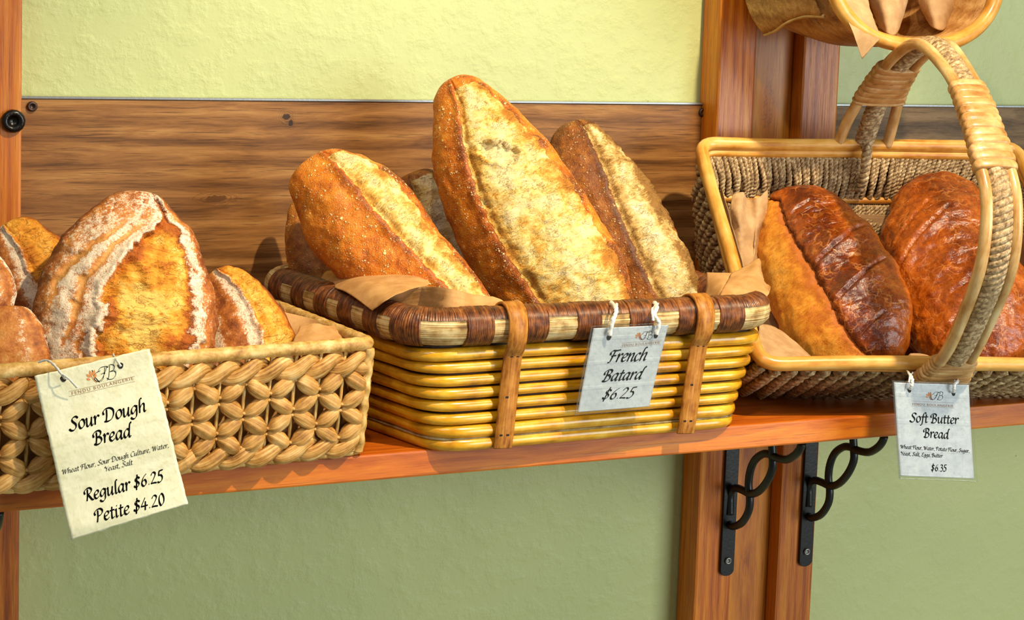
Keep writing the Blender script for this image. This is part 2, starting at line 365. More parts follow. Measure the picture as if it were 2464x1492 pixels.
# ---------------------------------------------------------------- loaves
def fpos(v): return np.maximum(v, 0)
def sstep(x, a, b):
    t = np.clip((x-a)/(b-a), 0, 1); return t*t*(3-2*t)
def loaf(name, label, cat, group, A, B, st, dep, mat, thick=.75, ends=(2.4, 2.4), mask=None, lump=.0022, roll=0.0, nt=230, na=170, seed=0, back=.75, fp=2.0, crack=None):
    """A, B: tip points on the photo, st: (x, y, half width) stations between; dep(x, y, t) puts a photo point at its depth"""
    pts = [A]+[s[:2] for s in st]+[B]
    d2 = np.r_[0, np.cumsum([math.hypot(pts[i+1][0]-pts[i][0], pts[i+1][1]-pts[i][1]) for i in range(len(pts)-1)])]; tt = d2/d2[-1]
    W3 = [dep(p[0], p[1], t) for p, t in zip(pts, tt)]
    env = lambda t: (np.clip(1-np.abs(1-2*t)**np.where(t < .5, ends[0], ends[1]), 0, 1))**(1/np.where(t < .5, ends[0], ends[1]))
    hw = np.array([s[2]*depth(w)/F for s, w in zip(st, W3[1:-1])])/env(tt[1:-1])
    k = np.linspace(0, 1, nt); T = .35*(.5-.5*np.cos(PI*k))+.65*k; T = T*.9985+.00075
    dense = catmull(W3, 400); dl = np.r_[0, np.cumsum(np.linalg.norm(np.diff(dense, axis=0), axis=1))]; dl /= dl[-1]
    # map photo parameter t to the spine
    seg = np.linspace(0, len(W3)-1, 400); tphoto = np.interp(seg, np.arange(len(W3)), tt)
    Ctr = np.stack([np.interp(T, tphoto, dense[:, c]) for c in range(3)], 1)
    for _ in range(3): Ctr[1:-1] = (Ctr[:-2]+Ctr[2:]+2*Ctr[1:-1])/4
    # smooth width curve
    ws = np.interp(T, tt[1:-1], hw)
    ker = np.ones(41)/41; ws = np.convolve(np.pad(ws, 20, mode='edge'), ker, 'valid')
    w = ws*env(T)
    face0 = nrm(CAM-Ctr[nt//2]); ax = nrm(Ctr[-1]-Ctr[0]); Ln = np.linalg.norm(np.diff(Ctr, axis=0), axis=1).sum()
    ang = np.linspace(-PI, PI, na, endpoint=False); ang = ang-.28*np.sin(2*ang)*0
    V = np.zeros((nt, na, 3)); Nr = np.zeros((nt, na, 3)); S = np.zeros((nt, na)); TT = np.repeat(T[:, None], na, 1); FR = np.zeros((nt, na)); bt = np.zeros((nt, na, 3))
    for i in range(nt):
        tg = nrm(Ctr[min(i+6, nt-1)]-Ctr[max(i-6, 0)])
        f = nrm(face0-tg*face0.dot(tg)); s = np.cross(tg, f)
        if s.dot(VR) < 0: s = -s
        if roll: f, s = f*math.cos(roll)+s*math.sin(roll), s*math.cos(roll)-f*math.sin(roll)
        sn, cs = np.sin(ang), np.cos(ang); e = 2/fp
        sx = np.sign(sn)*np.abs(sn)**e; cx = np.sign(cs)*np.abs(cs)**e; cx = np.where(cx < 0, cx*back, cx)
        V[i] = Ctr[i]+np.outer(sx, s)*w[i]+np.outer(cx, f)*w[i]*thick
        n = np.outer(sn, s)+np.outer(cs, f)/thick; Nr[i] = n/np.linalg.norm(n, axis=1)[:, None]; S[i] = sn; FR[i] = cs
        bt[i, :, 0] = T[i]*Ln; bt[i, :, 1] = ang*ws[i]
    nz = np.array([[noise.fractal(Vector(V[i, j]*28)+Vector((seed, seed*2, 0)), .6, 2.0, 3) for j in range(na)] for i in range(nt)])
    nf = np.array([[noise.fractal(Vector(V[i, j]*110)+Vector((seed, 0, seed)), .7, 2.1, 4) for j in range(na)] for i in range(nt)])
    front = sstep(FR, -.15, .15)
    m = {'open': np.zeros((nt, na)), 'flour': np.zeros((nt, na)), 'bake': np.zeros((nt, na)), 'd': np.zeros((nt, na))}
    if mask is not None:
        for kk, vv in mask(TT, S, nz, nf).items(): m[kk] = vv*front if kk != 'bake' else vv
    disp = nz*lump+nf*lump*.16+m['d']
    fade = sstep(T, 0, .03)*sstep(1-T, 0, .03); disp = disp*fade[:, None]
    V = V+Nr*disp[:, :, None]
    mb = MB(); Fc = [(i*na+j, i*na+(j+1) % na, (i+1)*na+(j+1) % na, (i+1)*na+j) for i in range(nt-1) for j in range(na)]
    Fc += [tuple(range(na)), tuple((nt-1)*na+k for k in range(na))[::-1]]
    mb.add(V.reshape(-1, 3), Fc)
    mb.at = {k: m[k].ravel() for k in ('open', 'flour', 'bake')}
    o = mb.build(name, mat)
    a = o.data.attributes.new('bt', 'FLOAT_VECTOR', 'POINT'); a.data.foreach_set('vector', bt.reshape(-1).astype(np.float32))
    # face winding outward
    c = Ctr[nt//2]; i = nt//2*na+na//2; p0 = V[nt//2, na//2]
    if Vector(p0-c).dot(o.data.polygons[nt//2*na+na//2].normal) < 0: o.data.flip_normals()
    origin(o, c); return tag(o, label, cat, group)
def ydep(y0, y1): return lambda x, y, t: U(x, y, y0+(y1-y0)*t)
BATARD = mat_bread('batard crust', ['#7c3a08', '#b85c0c', '#d97a14', '#ea9c32'], ['#b8741e', '#d8a040', '#e6c472', '#eed69c'], '#f4e6cc', speck=1.0, gloss=.5)
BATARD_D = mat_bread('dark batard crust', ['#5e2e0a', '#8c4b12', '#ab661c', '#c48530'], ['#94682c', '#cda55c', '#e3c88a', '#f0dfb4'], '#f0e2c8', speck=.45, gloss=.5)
SOUR = mat_bread('sourdough crust', ['#783a10', '#b06222', '#cb8036', '#dca056'], ['#b0590c', '#d6871a', '#e99f30', '#f2bf5e'], '#f2e4cb', speck=0, gloss=.6, osc=.42, oc=1.25, orough=1.3, crease='#b4701a')
BUTTER = mat_bread('glossy butter bread crust', ['#561f06', '#8a3d0a', '#ad5510', '#c87020'], ['#b4600a', '#cf7f18', '#de9628', '#ebb04a'], '#f0d9b0', speck=0, gloss=.2, wrinkle=.55, spec=.6, orough=.14, oc=1.0, osc=.7, crease='#a85c10')

def stripmask(lo, hi, lip=.004, sink=.0, depth=.003, rim=.1, bake=0.0, jag=.035, tears=()):
    """one long split between s = lo(t) and s = hi(t); a raised lip runs along its left edge"""
    def f(t, s, nz, nf):
        a = np.interp(t, *lo)+nf*jag; b = np.interp(t, *hi)+nf*jag
        o = sstep(s, a-.025, a+.025)*(1-sstep(s, b-.08, b+.08))
        o *= sstep(t, .03, .07)
        d = lip*.5*np.exp(-((s-a+.07)/.09)**2)-depth*np.exp(-((s-a-.045)/.05)**2)+o*(sink+nf*.0016+nz*.001)
        bk = bake*(1-t)+.5*np.exp(-((s-a+.05)/.06)**2)*(1-o)+(.45+nz*1.2)*np.exp(-((s-b+.05)/.16)**2)+.35*sstep(s, .75, 1.0)*o-.25*np.exp(-((s-(a+b)/2)/.22)**2)*o+.3*np.exp(-((s-a-.1)/.1)**2)*o
        for tc, sc, tr, sr, dp in tears:
            q = ((t-tc)/tr)**2+((s-sc-2.2*(t-tc))/sr)**2+nz*1.2+nf*.9; k = 1-sstep(q, .7, 1.1); d = d-dp*k+dp*.6*np.exp(-((q-1.35)/.35)**2); bk = bk-.35*k+.25*np.exp(-((q-1.4)/.2)**2)
        return {'open': o, 'd': d, 'bake': bk}
    return f
tt5 = [0, .3, .6, 1]
def batards():
    G = 'French loaves standing in the cane basket'
    # middle, tallest
    loaf('batard_loaf', 'tallest French loaf, in the middle of the cane basket, tip above the brown board', 'bread', G,
         (1083, 190), (1490, 905), [(1122, 262, 84), (1152, 330, 122), (1185, 402, 148), (1232, 490, 160), (1275, 565, 165), (1345, 690, 166), (1400, 790, 150)], ydep(-.115, -.262), BATARD,
         thick=.68, ends=(2.2, 2.2), mask=stripmask(([0, .08, .2, .35, .5, .65, .8, 1], [-.05, -.12, -.3, -.38, -.42, -.38, -.28, -.2]), ([0, .15, .35, .7, 1], [.75, .8, .86, .9, .9]), lip=.0045, sink=.001, tears=((.27, .16, .035, .22, .005),)), seed=3)
    loaf('batard_loaf', 'leftmost front French loaf, deep orange crust, behind the folded brown paper', 'bread', G,
         (752, 382), (1190, 840), [(782, 428, 96), (818, 470, 122), (852, 512, 136), (905, 572, 134), (955, 632, 127), (1060, 735, 112)], ydep(-.13, -.285), BATARD,
         thick=.68, ends=(2.7, 2.2), mask=stripmask(([0, .15, .35, .6, 1], [.5, .36, .31, .36, .42]), ([0, .2, .5, 1], [.93, .9, .92, .95]), lip=.0045, sink=.0005), seed=11)
    loaf('batard_loaf', 'rightmost French loaf, brown tip and pale split, beside the handled basket', 'bread', G,
         (1368, 296), (1660, 860), [(1385, 338, 68), (1405, 400, 104), (1430, 462, 124), (1483, 560, 130), (1537, 655, 126), (1600, 770, 108)], ydep(-.09, -.235), BATARD_D,
         thick=.66, ends=(2.3, 2.2), mask=stripmask(([0, .1, .25, .45, .7, 1], [.5, .42, .36, .2, .1, .1]), ([0, .2, .5, 1], [.98, .97, .98, 1.0]), lip=.003, sink=.001, bake=.35, tears=()), seed=23)
    loaf('batard_loaf', 'shaded French loaf at the back left, mostly hidden by the deep orange loaf', 'bread', G,
         (722, 478), (900, 800), [(735, 530, 46), (752, 600, 68), (790, 680, 74)], ydep(-.052, -.12), BATARD_D,
         thick=.5, ends=(2.4, 2.4), mask=stripmask(([0, 1], [.55, .5]), ([0, 1], [1, 1])), seed=31, nt=120, na=100)
    loaf('batard_loaf', 'shaded French loaf at the back, peeping out between the two front loaves', 'bread', G,
         (988, 416), (1215, 790), [(1005, 455, 66), (1030, 510, 84), (1075, 600, 90), (1130, 690, 84)], ydep(-.042, -.09), BATARD_D,
         thick=.38, ends=(2.6, 2.4), mask=stripmask(([0, .5, 1], [-.15, -.35, -.4]), ([0, 1], [.98, 1]), lip=.002), seed=37, nt=130, na=100)
batards()

def sourmask(t, s, nz, nf):
    a = np.interp(t, [0, .12, .16, .28, .42, .58, .75, 1], [.62, .5, .36, -.02, -.2, -.24, -.3, -.3])+nz*.07+nf*.04
    b = np.interp(t, [0, .12, .2, .3, .45, .6, .8, 1], [.62, .6, .7, .74, .70, .72, .64, .5])+nz*.05+nf*.05
    o = sstep(s, a-.03, a+.03)*(1-sstep(s, b-.03, b+.03))*sstep(t, .10, .15)*(1-sstep(t, .86, .95))
    d = a-s; e = s-b
    fl = np.zeros_like(t); out = 1-o
    ln = lambda c, w, t0, t1, k: np.exp(-((d-c-k*(t-.5))/w)**2)*sstep(t, t0, t0+.12)*(1-sstep(t, t1-.12, t1))
    sc = ln(.30, .045, .12, .72, .12)+.9*ln(.60, .05, .08, .55, .3)+.6*ln(.2, .03, .55, .95, -.1)+.5*ln(.95, .05, .2, .8, .2)
    fl = np.where(d > 0, .56+.30*np.exp(-((d-.1)/.10)**2)+.28*np.exp(-((d-.44)/.08)**2)-.62*sc, fl)
    fl = np.where(e > 0, .48+.42*np.exp(-((e-.10)/.09)**2)-.35*ln(-1.12, .03, .5, 1, 0), fl)
    fl = np.where(t < .14, fl*.75, fl)
    fl = np.clip(fl, 0, 1)*out*(.45+.55*sstep(1.0-np.abs(s), .0, .3))
    disp = .005*np.exp(-((d-.05)/.06)**2)*sstep(t, .1, .2)+.004*np.exp(-((e-.06)/.06)**2)-.003*np.exp(-((d+.05)/.05)**2)+o*(nf*.0016+nz*.002)
    disp -= .0022*sc*out*(d > 0)
    bake = -.35*sc*(d > 0)+.6*sstep(np.abs(s), .82, 1)+.35*sstep(.15-t, 0, .12)+.5*np.exp(-((e)/.03)**2)
    bake += o*(.5*np.exp(-((d)/.09)**2)+.4*np.exp(-((e)/.08)**2)+.3*sstep(.38-t, 0, .22)-.4*np.exp(-(((s-.12)/.28)**2+((t-.56)/.16)**2))+nz*.7)
    return {'open': o, 'flour': fl, 'd': disp, 'bake': bake}
def sidemask(a0, b0, ph=0., f=.8):
    def g(t, s, nz, nf):
        a = a0+nz*.06+nf*.04+.1*np.sin(3*t); b = b0+nz*.05
        o = sstep(s, a-.03, a+.03)*(1-sstep(s, b-.04, b+.04)); d = a-s
        fl = np.clip(np.exp(-((d-.2)/.17)**2)+.8*np.exp(-((d-.95)/.2)**2)+.15, 0, 1)*(1-o)*f
        return {'open': o, 'flour': fl, 'd': .004*np.exp(-((d-.05)/.06)**2)-.002*np.exp(-((d+.05)/.05)**2)+o*nf*.001, 'bake': .4*np.exp(-((d-.55)/.15)**2)+.6*sstep(np.abs(s), .85, 1)}
    return g
def sourdoughs():
    G = 'sourdough loaves in the woven leaf basket'
    loaf('sourdough_loaf', 'large floury sourdough loaf with a golden split, behind the Sour Dough tag', 'bread', G,
         (332, 460), (288, 1010), [(328, 505, 92), (322, 560, 146), (312, 640, 188), (303, 730, 213), (296, 830, 217), (292, 920, 188)], ydep(-.235, -.292), SOUR,
         thick=.52, ends=(2.1, 2.2), mask=sourmask, lump=.003, seed=51, nt=270, na=230)
    loaf('sourdough_loaf', 'smaller floury sourdough loaf right of the large one, by the brown paper', 'bread', G,
         (515, 655), (640, 985), [(545, 705, 74), (575, 770, 104), (600, 845, 118), (622, 910, 104)], ydep(-.2, -.30), SOUR,
         thick=.55, ends=(2.3, 2.3), mask=sidemask(.28, .95), lump=.002, seed=61)
    loaf('sourdough_loaf', 'sourdough loaf left of the large one, its golden split against the board', 'bread', G,
         (10, 540), (150, 830), [(40, 585, 78), (70, 650, 112), (95, 710, 116), (122, 770, 92)], ydep(-.165, -.205), SOUR,
         thick=.5, ends=(2.3, 2.3), mask=sidemask(-.02, 1.0), lump=.002, seed=71)
    loaf('sourdough_loaf', 'dark floury sourdough loaf low behind the left end of the basket rim', 'bread', G,
         (30, 736), (42, 1010), [(30, 770, 62), (32, 830, 84), (36, 900, 84), (40, 960, 62)], ydep(-.3, -.33), SOUR,
         thick=.5, ends=(2.4, 2.4), mask=sidemask(1.2, 1.3, f=.5), lump=.002, seed=81, nt=110, na=100)
    loaf('sourdough_loaf', 'sourdough loaf cut by the left edge of the photo', 'bread', G,
         (-60, 590), (-40, 800), [(-58, 625, 62), (-55, 680, 90), (-50, 740, 84)], ydep(-.262, -.285), SOUR,
         thick=.5, ends=(2.4, 2.4), mask=sidemask(1.2, 1.3), lump=.002, seed=91, nt=90, na=90)
sourdoughs()
# ---- right basket frame (its rim leans back from the shelf edge to the post)
KB = .985; RF = CAM+(U(1830, 875, -.30)-CAM)*KB; RW_ = np.array([math.cos(math.radians(-15)), math.sin(math.radians(-15)), 0])
_s = U(1700, 352, -.055)-U(1830, 875, -.30); _s = _s-RW_*RW_.dot(_s); RD = .330; RS = nrm(_s); RN = np.cross(RW_, RS)
def RB(a, b, c): return RF+(RW_*a+RS*b+RN*c)*KB
def bmask(lo, creases, dark=.5, hi=None):
    def f(t, s, nz, nf):
        a = np.interp(t, *lo)+nf*.05
        o = 1-sstep(s, a-.03, a+.03)
        d = -.006*np.exp(-((s-a)/.035)**2)-.0015*o
        for ct, cs, tilt, dp, l0, l1 in creases:
            q = t-ct-tilt*(s-cs)-nz*.012
            d -= dp*np.exp(-(q/.008)**2)*sstep(s, l0, l0+.12)*(1-sstep(s, l1-.12, l1)); d += dp*.8*np.exp(-(q/.06)**2)*sstep(s, l0, l0+.1)
        bk = dark*np.exp(-((s-.25)/.45)**2)+.8*np.exp(-((s-a)/.04)**2)
        return {'open': o, 'd': d+nf*.0004*(1-o), 'bake': bk+.5*o*np.exp(-((s-a)/.16)**2)}
    return f
def butters():
    G = 'glossy butter loaves in the handled basket'
    dp = lambda c: (lambda x, y, t: UP(x, y, RB(0, 0, c), RN))
    loaf('butter_loaf', 'glossy butter loaf with a pale torn left side, nearer the cane basket', 'bread', G,
         (1905, 462), (2112, 892), [(1922, 520, 104), (1950, 590, 138), (1985, 660, 152), (2020, 730, 158), (2055, 800, 152), (2085, 850, 118)], dp(-.045), BUTTER,
         thick=.62, back=1.4, ends=(2.5, 2.6), mask=bmask(([0, .1, .3, .5, .7, .9, 1], [-1.2, -.35, -.22, -.14, -.12, -.1, .1]), [(.45, .3, -.14, .005, -.1, .95), (.66, .3, -.16, .005, -.1, .95), (.2, 0, -.1, .003, -.2, .4), (.86, .3, -.1, .003, -.05, .7)], dark=.6), lump=.0022, seed=101)
    loaf('butter_loaf', 'glossy butter loaf partly behind the basket handle, nearer the right edge', 'bread', G,
         (2222, 440), (2382, 898), [(2245, 505, 112), (2262, 575, 140), (2285, 650, 154), (2318, 730, 156), (2345, 805, 142), (2365, 855, 112)], dp(-.040), BUTTER,
         thick=.66, back=1.4, ends=(2.5, 2.6), mask=bmask(([0, 1], [-1.6, -1.6]), [(.36, -.2, -.2, .005, -.9, .35), (.66, .2, -.1, .004, -.2, .7), (.8, -.2, -.1, .004, -.8, .2), (.27, -.3, -.2, .003, -.8, .1)], dark=.35), lump=.0028, seed=111)
butters()
# ---------------------------------------------------------------- materials of the baskets
HYA = mat_fibre('dried water hyacinth leaf', ['#7d4f1e', '#b4803c', '#cf9e58', '#e6c284'], 26, 18, .5, .0007, '#6d4718', objscale=55)
HYA_RIM = mat_fibre('wrapped hyacinth rim', ['#94662c', '#bd9048', '#d3aa64', '#e8c88a'], 90, 4, .5, .0004, '#7a5424')
CANE = mat_fibre('varnished yellow cane', ['#8c5c0c', '#c4860e', '#dca01c', '#ebbb46'], 14, 3, .26, .0003, '#6e5210', coat=.5, objscale=30)
STRAW = mat_fibre('straw bundle', ['#6b4a22', '#b08a50', '#dcbf86', '#f2e0b4'], 9, 64, .55, .0014, '#4e3213')
WRAP = mat_fibre('dark brown cord wrap', ['#34190a', '#5a2d11', '#7d451d', '#a3652f'], 520, 5, .4, .0006, '#2a1407', objscale=120, coat=.2)
STRAP = mat_fibre('brown cane strap', ['#7a4415', '#a0611f', '#b8772c', '#c98a3c'], 30, 5, .45, .0003, '#4f2a0d', objscale=70)
GAP_SHADE = mat_wood('painted gap shade', ['#241408', '#35200f', '#432a15', '#523620'], 'x', 12, 8, .7)  # dark colour painted to stand for shade between rods and cords
ROPE = mat_fibre('twisted seagrass cord', ['#5e462c', '#947650', '#b89a70', '#dcc69c'], 260, 6, .6, .0006, '#3c2b1a', objscale=170)
RATTAN = mat_fibre('golden rattan rod', ['#b06c20', '#cf8f38', '#dea650', '#e9ba6c'], 12, 3, .35, .0003, '#7a3f12', coat=.3, objscale=26)
RATTAN_L = mat_fibre('pale rattan rod', ['#a87438', '#c4965a', '#d5ae74', '#e4c490'], 16, 3, .35, .0003, '#7d5222', coat=.3, objscale=30)
PEEL = mat_fibre('peeled cane wrapping', ['#95632f', '#b98448', '#cb9a60', '#dcb480'], 10, 10, .35, .0003, '#8d5c2c', coat=.2, objscale=40)
BARK = mat_wood('split wood basket', ['#8a5424', '#b07a3e', '#c99556', '#dcae70'], 'x', 14, 9, .5, bumpd=.0004, fine=.8)
KRAFT = mat_paper('brown kraft paper', '#b8864e', '#cc9c64')
KRAFT_L = mat_paper('pale kraft paper', '#b08a60', '#c5a074')
STITCH = mat_metal('dark stitch hole', '#1a0e06', .8)
# ---------------------------------------------------------------- left basket, open woven leaf
EL = np.array([math.cos(math.radians(6.2)), math.sin(math.radians(6.2)), 0]); DL = np.array([-EL[1], EL[0], 0]); FR0 = np.array([-.1434, -.3283, 0.])
LLEN, LDEP = .43, .205
def lcorn(z, inset=0.0):
    g = .012*(z-ZS)/.108; a = FR0+EL*(g*.3-inset)-DL*(g-inset); b = FR0-EL*(LLEN-inset)-DL*(g-inset); c = b+DL*(LDEP+g-2*inset); d = a+DL*(LDEP+g-2*inset)
    return [np.array([p[0], p[1], z]) for p in (b, a, d, c)]
def left_basket():
    t = empty('woven_basket', FR0-EL*.2+DL*.1+np.array([0, 0, ZS]), 'open-weave basket of tan leaf strands under the sourdough loaves, at the left', 'basket')
    n = 0; pitch = .0255
    def loop(z, r=.008, inset=0.0): return rq(lcorn(z, inset), r, 5)
    mb = MB(); P = arclen(loop(.1045), 420, True)
    tube(mb, P, .0064, 12, True, rf=lambda i, a, L: 1.04-.13*math.exp(-((((L/.0185+a/(2*PI)+.25*math.sin(L*31)) % 1)-.5)/.07)**2)-.07*((L/.0185+a/(2*PI)+.25*math.sin(L*31)) % 1)); mb.build('rim', HYA_RIM, t)
    for z, R, ph in ((.0875, .0060, 0.3), (.0085+.001, .0056, 1.1)):
        mb = MB(); S = arclen(loop(z, .01), 700, True); T, Nn, B = frames(S, True, (0, 0, 1)); L = np.linalg.norm(np.diff(np.vstack([S, S[:1]]), axis=0), axis=1).sum(); turns = round(L/.052)
        for st in (0, 1):
            H = []; rr = []
            for i in range(700):
                a = 2*PI*(i/700*turns+st/2)+ph; H.append(S[i]+Nn[i]*(.0062*math.cos(a))-B[i]*(.0042*math.sin(a)))
                rr.append(.0068*(1-.22*abs(math.sin(a*.5+.9))**6)*(1+.12*noise.noise(Vector(S[i]*60))))
            tube(mb, H, rr, 10, True, (0, 0, 1), flat=(1.0, .8), rf=lambda i, a, L: 1+.06*math.sin(a*7+L*120)+.04*math.sin(a*13))
        mb.build('braid', HYA, t)
    mb = MB(); tube(mb, arclen(loop(ZS+.0035, .01, .001), 500, True), .0034, 8, True, rf=lambda i, a, L: 1+.2*math.sin(L/.012*PI+a)); mb.build('base_cord', HYA_RIM, t)
    # stakes along every side
    zs = [.0705, .0540, .0378, .0222]
    def stations(z):
        c = lcorn(z); out = []
        for k in range(4):
            a, b = c[k], c[(k+1) % 4]; m = max(2, round(np.linalg.norm(b-a)/pitch)); m += m % 2
            for q in range(m): out.append(a+(b-a)*q/m)
        return out
    lo, hi = stations(ZS+.004), stations(.1035)
    for p, q in zip(lo, hi):
        mb = MB(); o = nrm([(p-FR0+EL*.2-DL*.1)[0], (p-FR0+EL*.2-DL*.1)[1], 0])*.0
        tube(mb, [p+o, p*.5+q*.5+o, q+o], .0018, 6); mb.build('stake', HYA_RIM, t)
    for k, z in enumerate(zs):
        mb = MB(); st = stations(z); m = len(st); ctr = sum(st)/m
        for i in range(m):
            a, b = st[i], st[(i+1) % m]; up = .0056 if (i+k) % 2 == 0 else -.0056; rnd = random.uniform(.86, 1.12)
            mid = (a+b)/2; out = np.cross(nrm(b-a), (0, 0, 1.)); out = out if out.dot(mid-ctr) > 0 else -out
            Q = []; R = []
            for j in range(13):
                u = j/12; sp = math.sin(PI*(u+.09*math.sin(2*PI*u)))**1.2; zz = up*math.cos(PI*u)
                Q.append(a*(1-u)+b*u+np.array([0, 0, -zz])+out*(.0012+.0026*sp)); R.append(.0015+.0062*rnd*sp)
            s0 = random.uniform(0, 9)
            tube(mb, Q, R, 20, False, (0, 0, 1), flat=(1.0, .72), rf=lambda i, a, L: 1+.09*math.sin(a*6+s0+i*.12)+.06*math.sin(a*11+s0*2+L*90))
            # knot round the stake
            kz = a+np.array([0, 0, -up*.9]); tube(mb, [kz+out*.0+(b-a)*-.09+np.array([0, 0, .001]), kz+out*.0042, kz+(b-a)*.09-np.array([0, 0, .001])], .0017, 6)
        mb.build('weave_strand', HYA, t)
    c0, c1 = lcorn(ZS+.004), lcorn(.1)
    for a, b in zip(c0, c1):
        mb = MB(); tube(mb, catmull([a, (a+b)/2, b], 60), .0052, 10, rf=lambda i, a, L: 1+.12*math.sin(L/.0085*PI+a)); mb.build('corner_post', HYA_RIM, t)
    c = lcorn(ZS+.0008, .004); mb = MB(); V = c+[p+np.array([0, 0, .002]) for p in c]
    mb.add(V, [(3, 2, 1, 0), (4, 5, 6, 7), (0, 1, 5, 4), (1, 2, 6, 5), (2, 3, 7, 6), (3, 0, 4, 7)]); mb.build('base', HYA_RIM, t, False)
    # paper liner
    mb = MB(); c = lcorn(.03, .013); zt = [.084, .09, .115, .10]
    G = []
    for z0 in (0, .5, 1):
        row = []
        for k in range(5):
            a = c[k % 4]; row.append(np.array([a[0], a[1], .002+(zt[k % 4]-.002)*z0]))
            if k < 4:
                b = c[(k+1) % 4]; h = (zt[k]+zt[(k+1) % 4])/2-.004
                for u in (.33, .66): p = a*(1-u)+b*u; row.append(np.array([p[0], p[1], .002+(h-.002)*z0]))
        G.append(row)
    sheet(mb, np.array(G), 70, 12, .0012, 3)
    f = lambda x, y, d: U(x, y, d)
    sheet(mb, [[f(640, 860, -.235), f(625, 790, -.225), f(650, 744, -.22)], [f(720, 862, -.245), f(728, 800, -.235), f(735, 763, -.228)], [f(828, 850, -.28), f(829, 818, -.275), f(829, 787, -.27)]], 26, 20, .0008, 5)
    sheet(mb, [[f(697, 850, -.296), f(704, 826, -.292), f(722, 786, -.272)], [f(745, 850, -.302), f(750, 815, -.298), f(758, 779, -.275)], [f(790, 842, -.306), f(795, 808, -.30), f(788, 782, -.275)], [f(828, 836, -.304), f(828, 812, -.297), f(829, 787, -.272)]], 34, 20, .0012, 8)
    o = mb.build('paper_liner', KRAFT); solid(o, .0003); tag(o, 'brown kraft paper lining the woven leaf basket, its corner standing up at the right', 'paper')
left_basket()
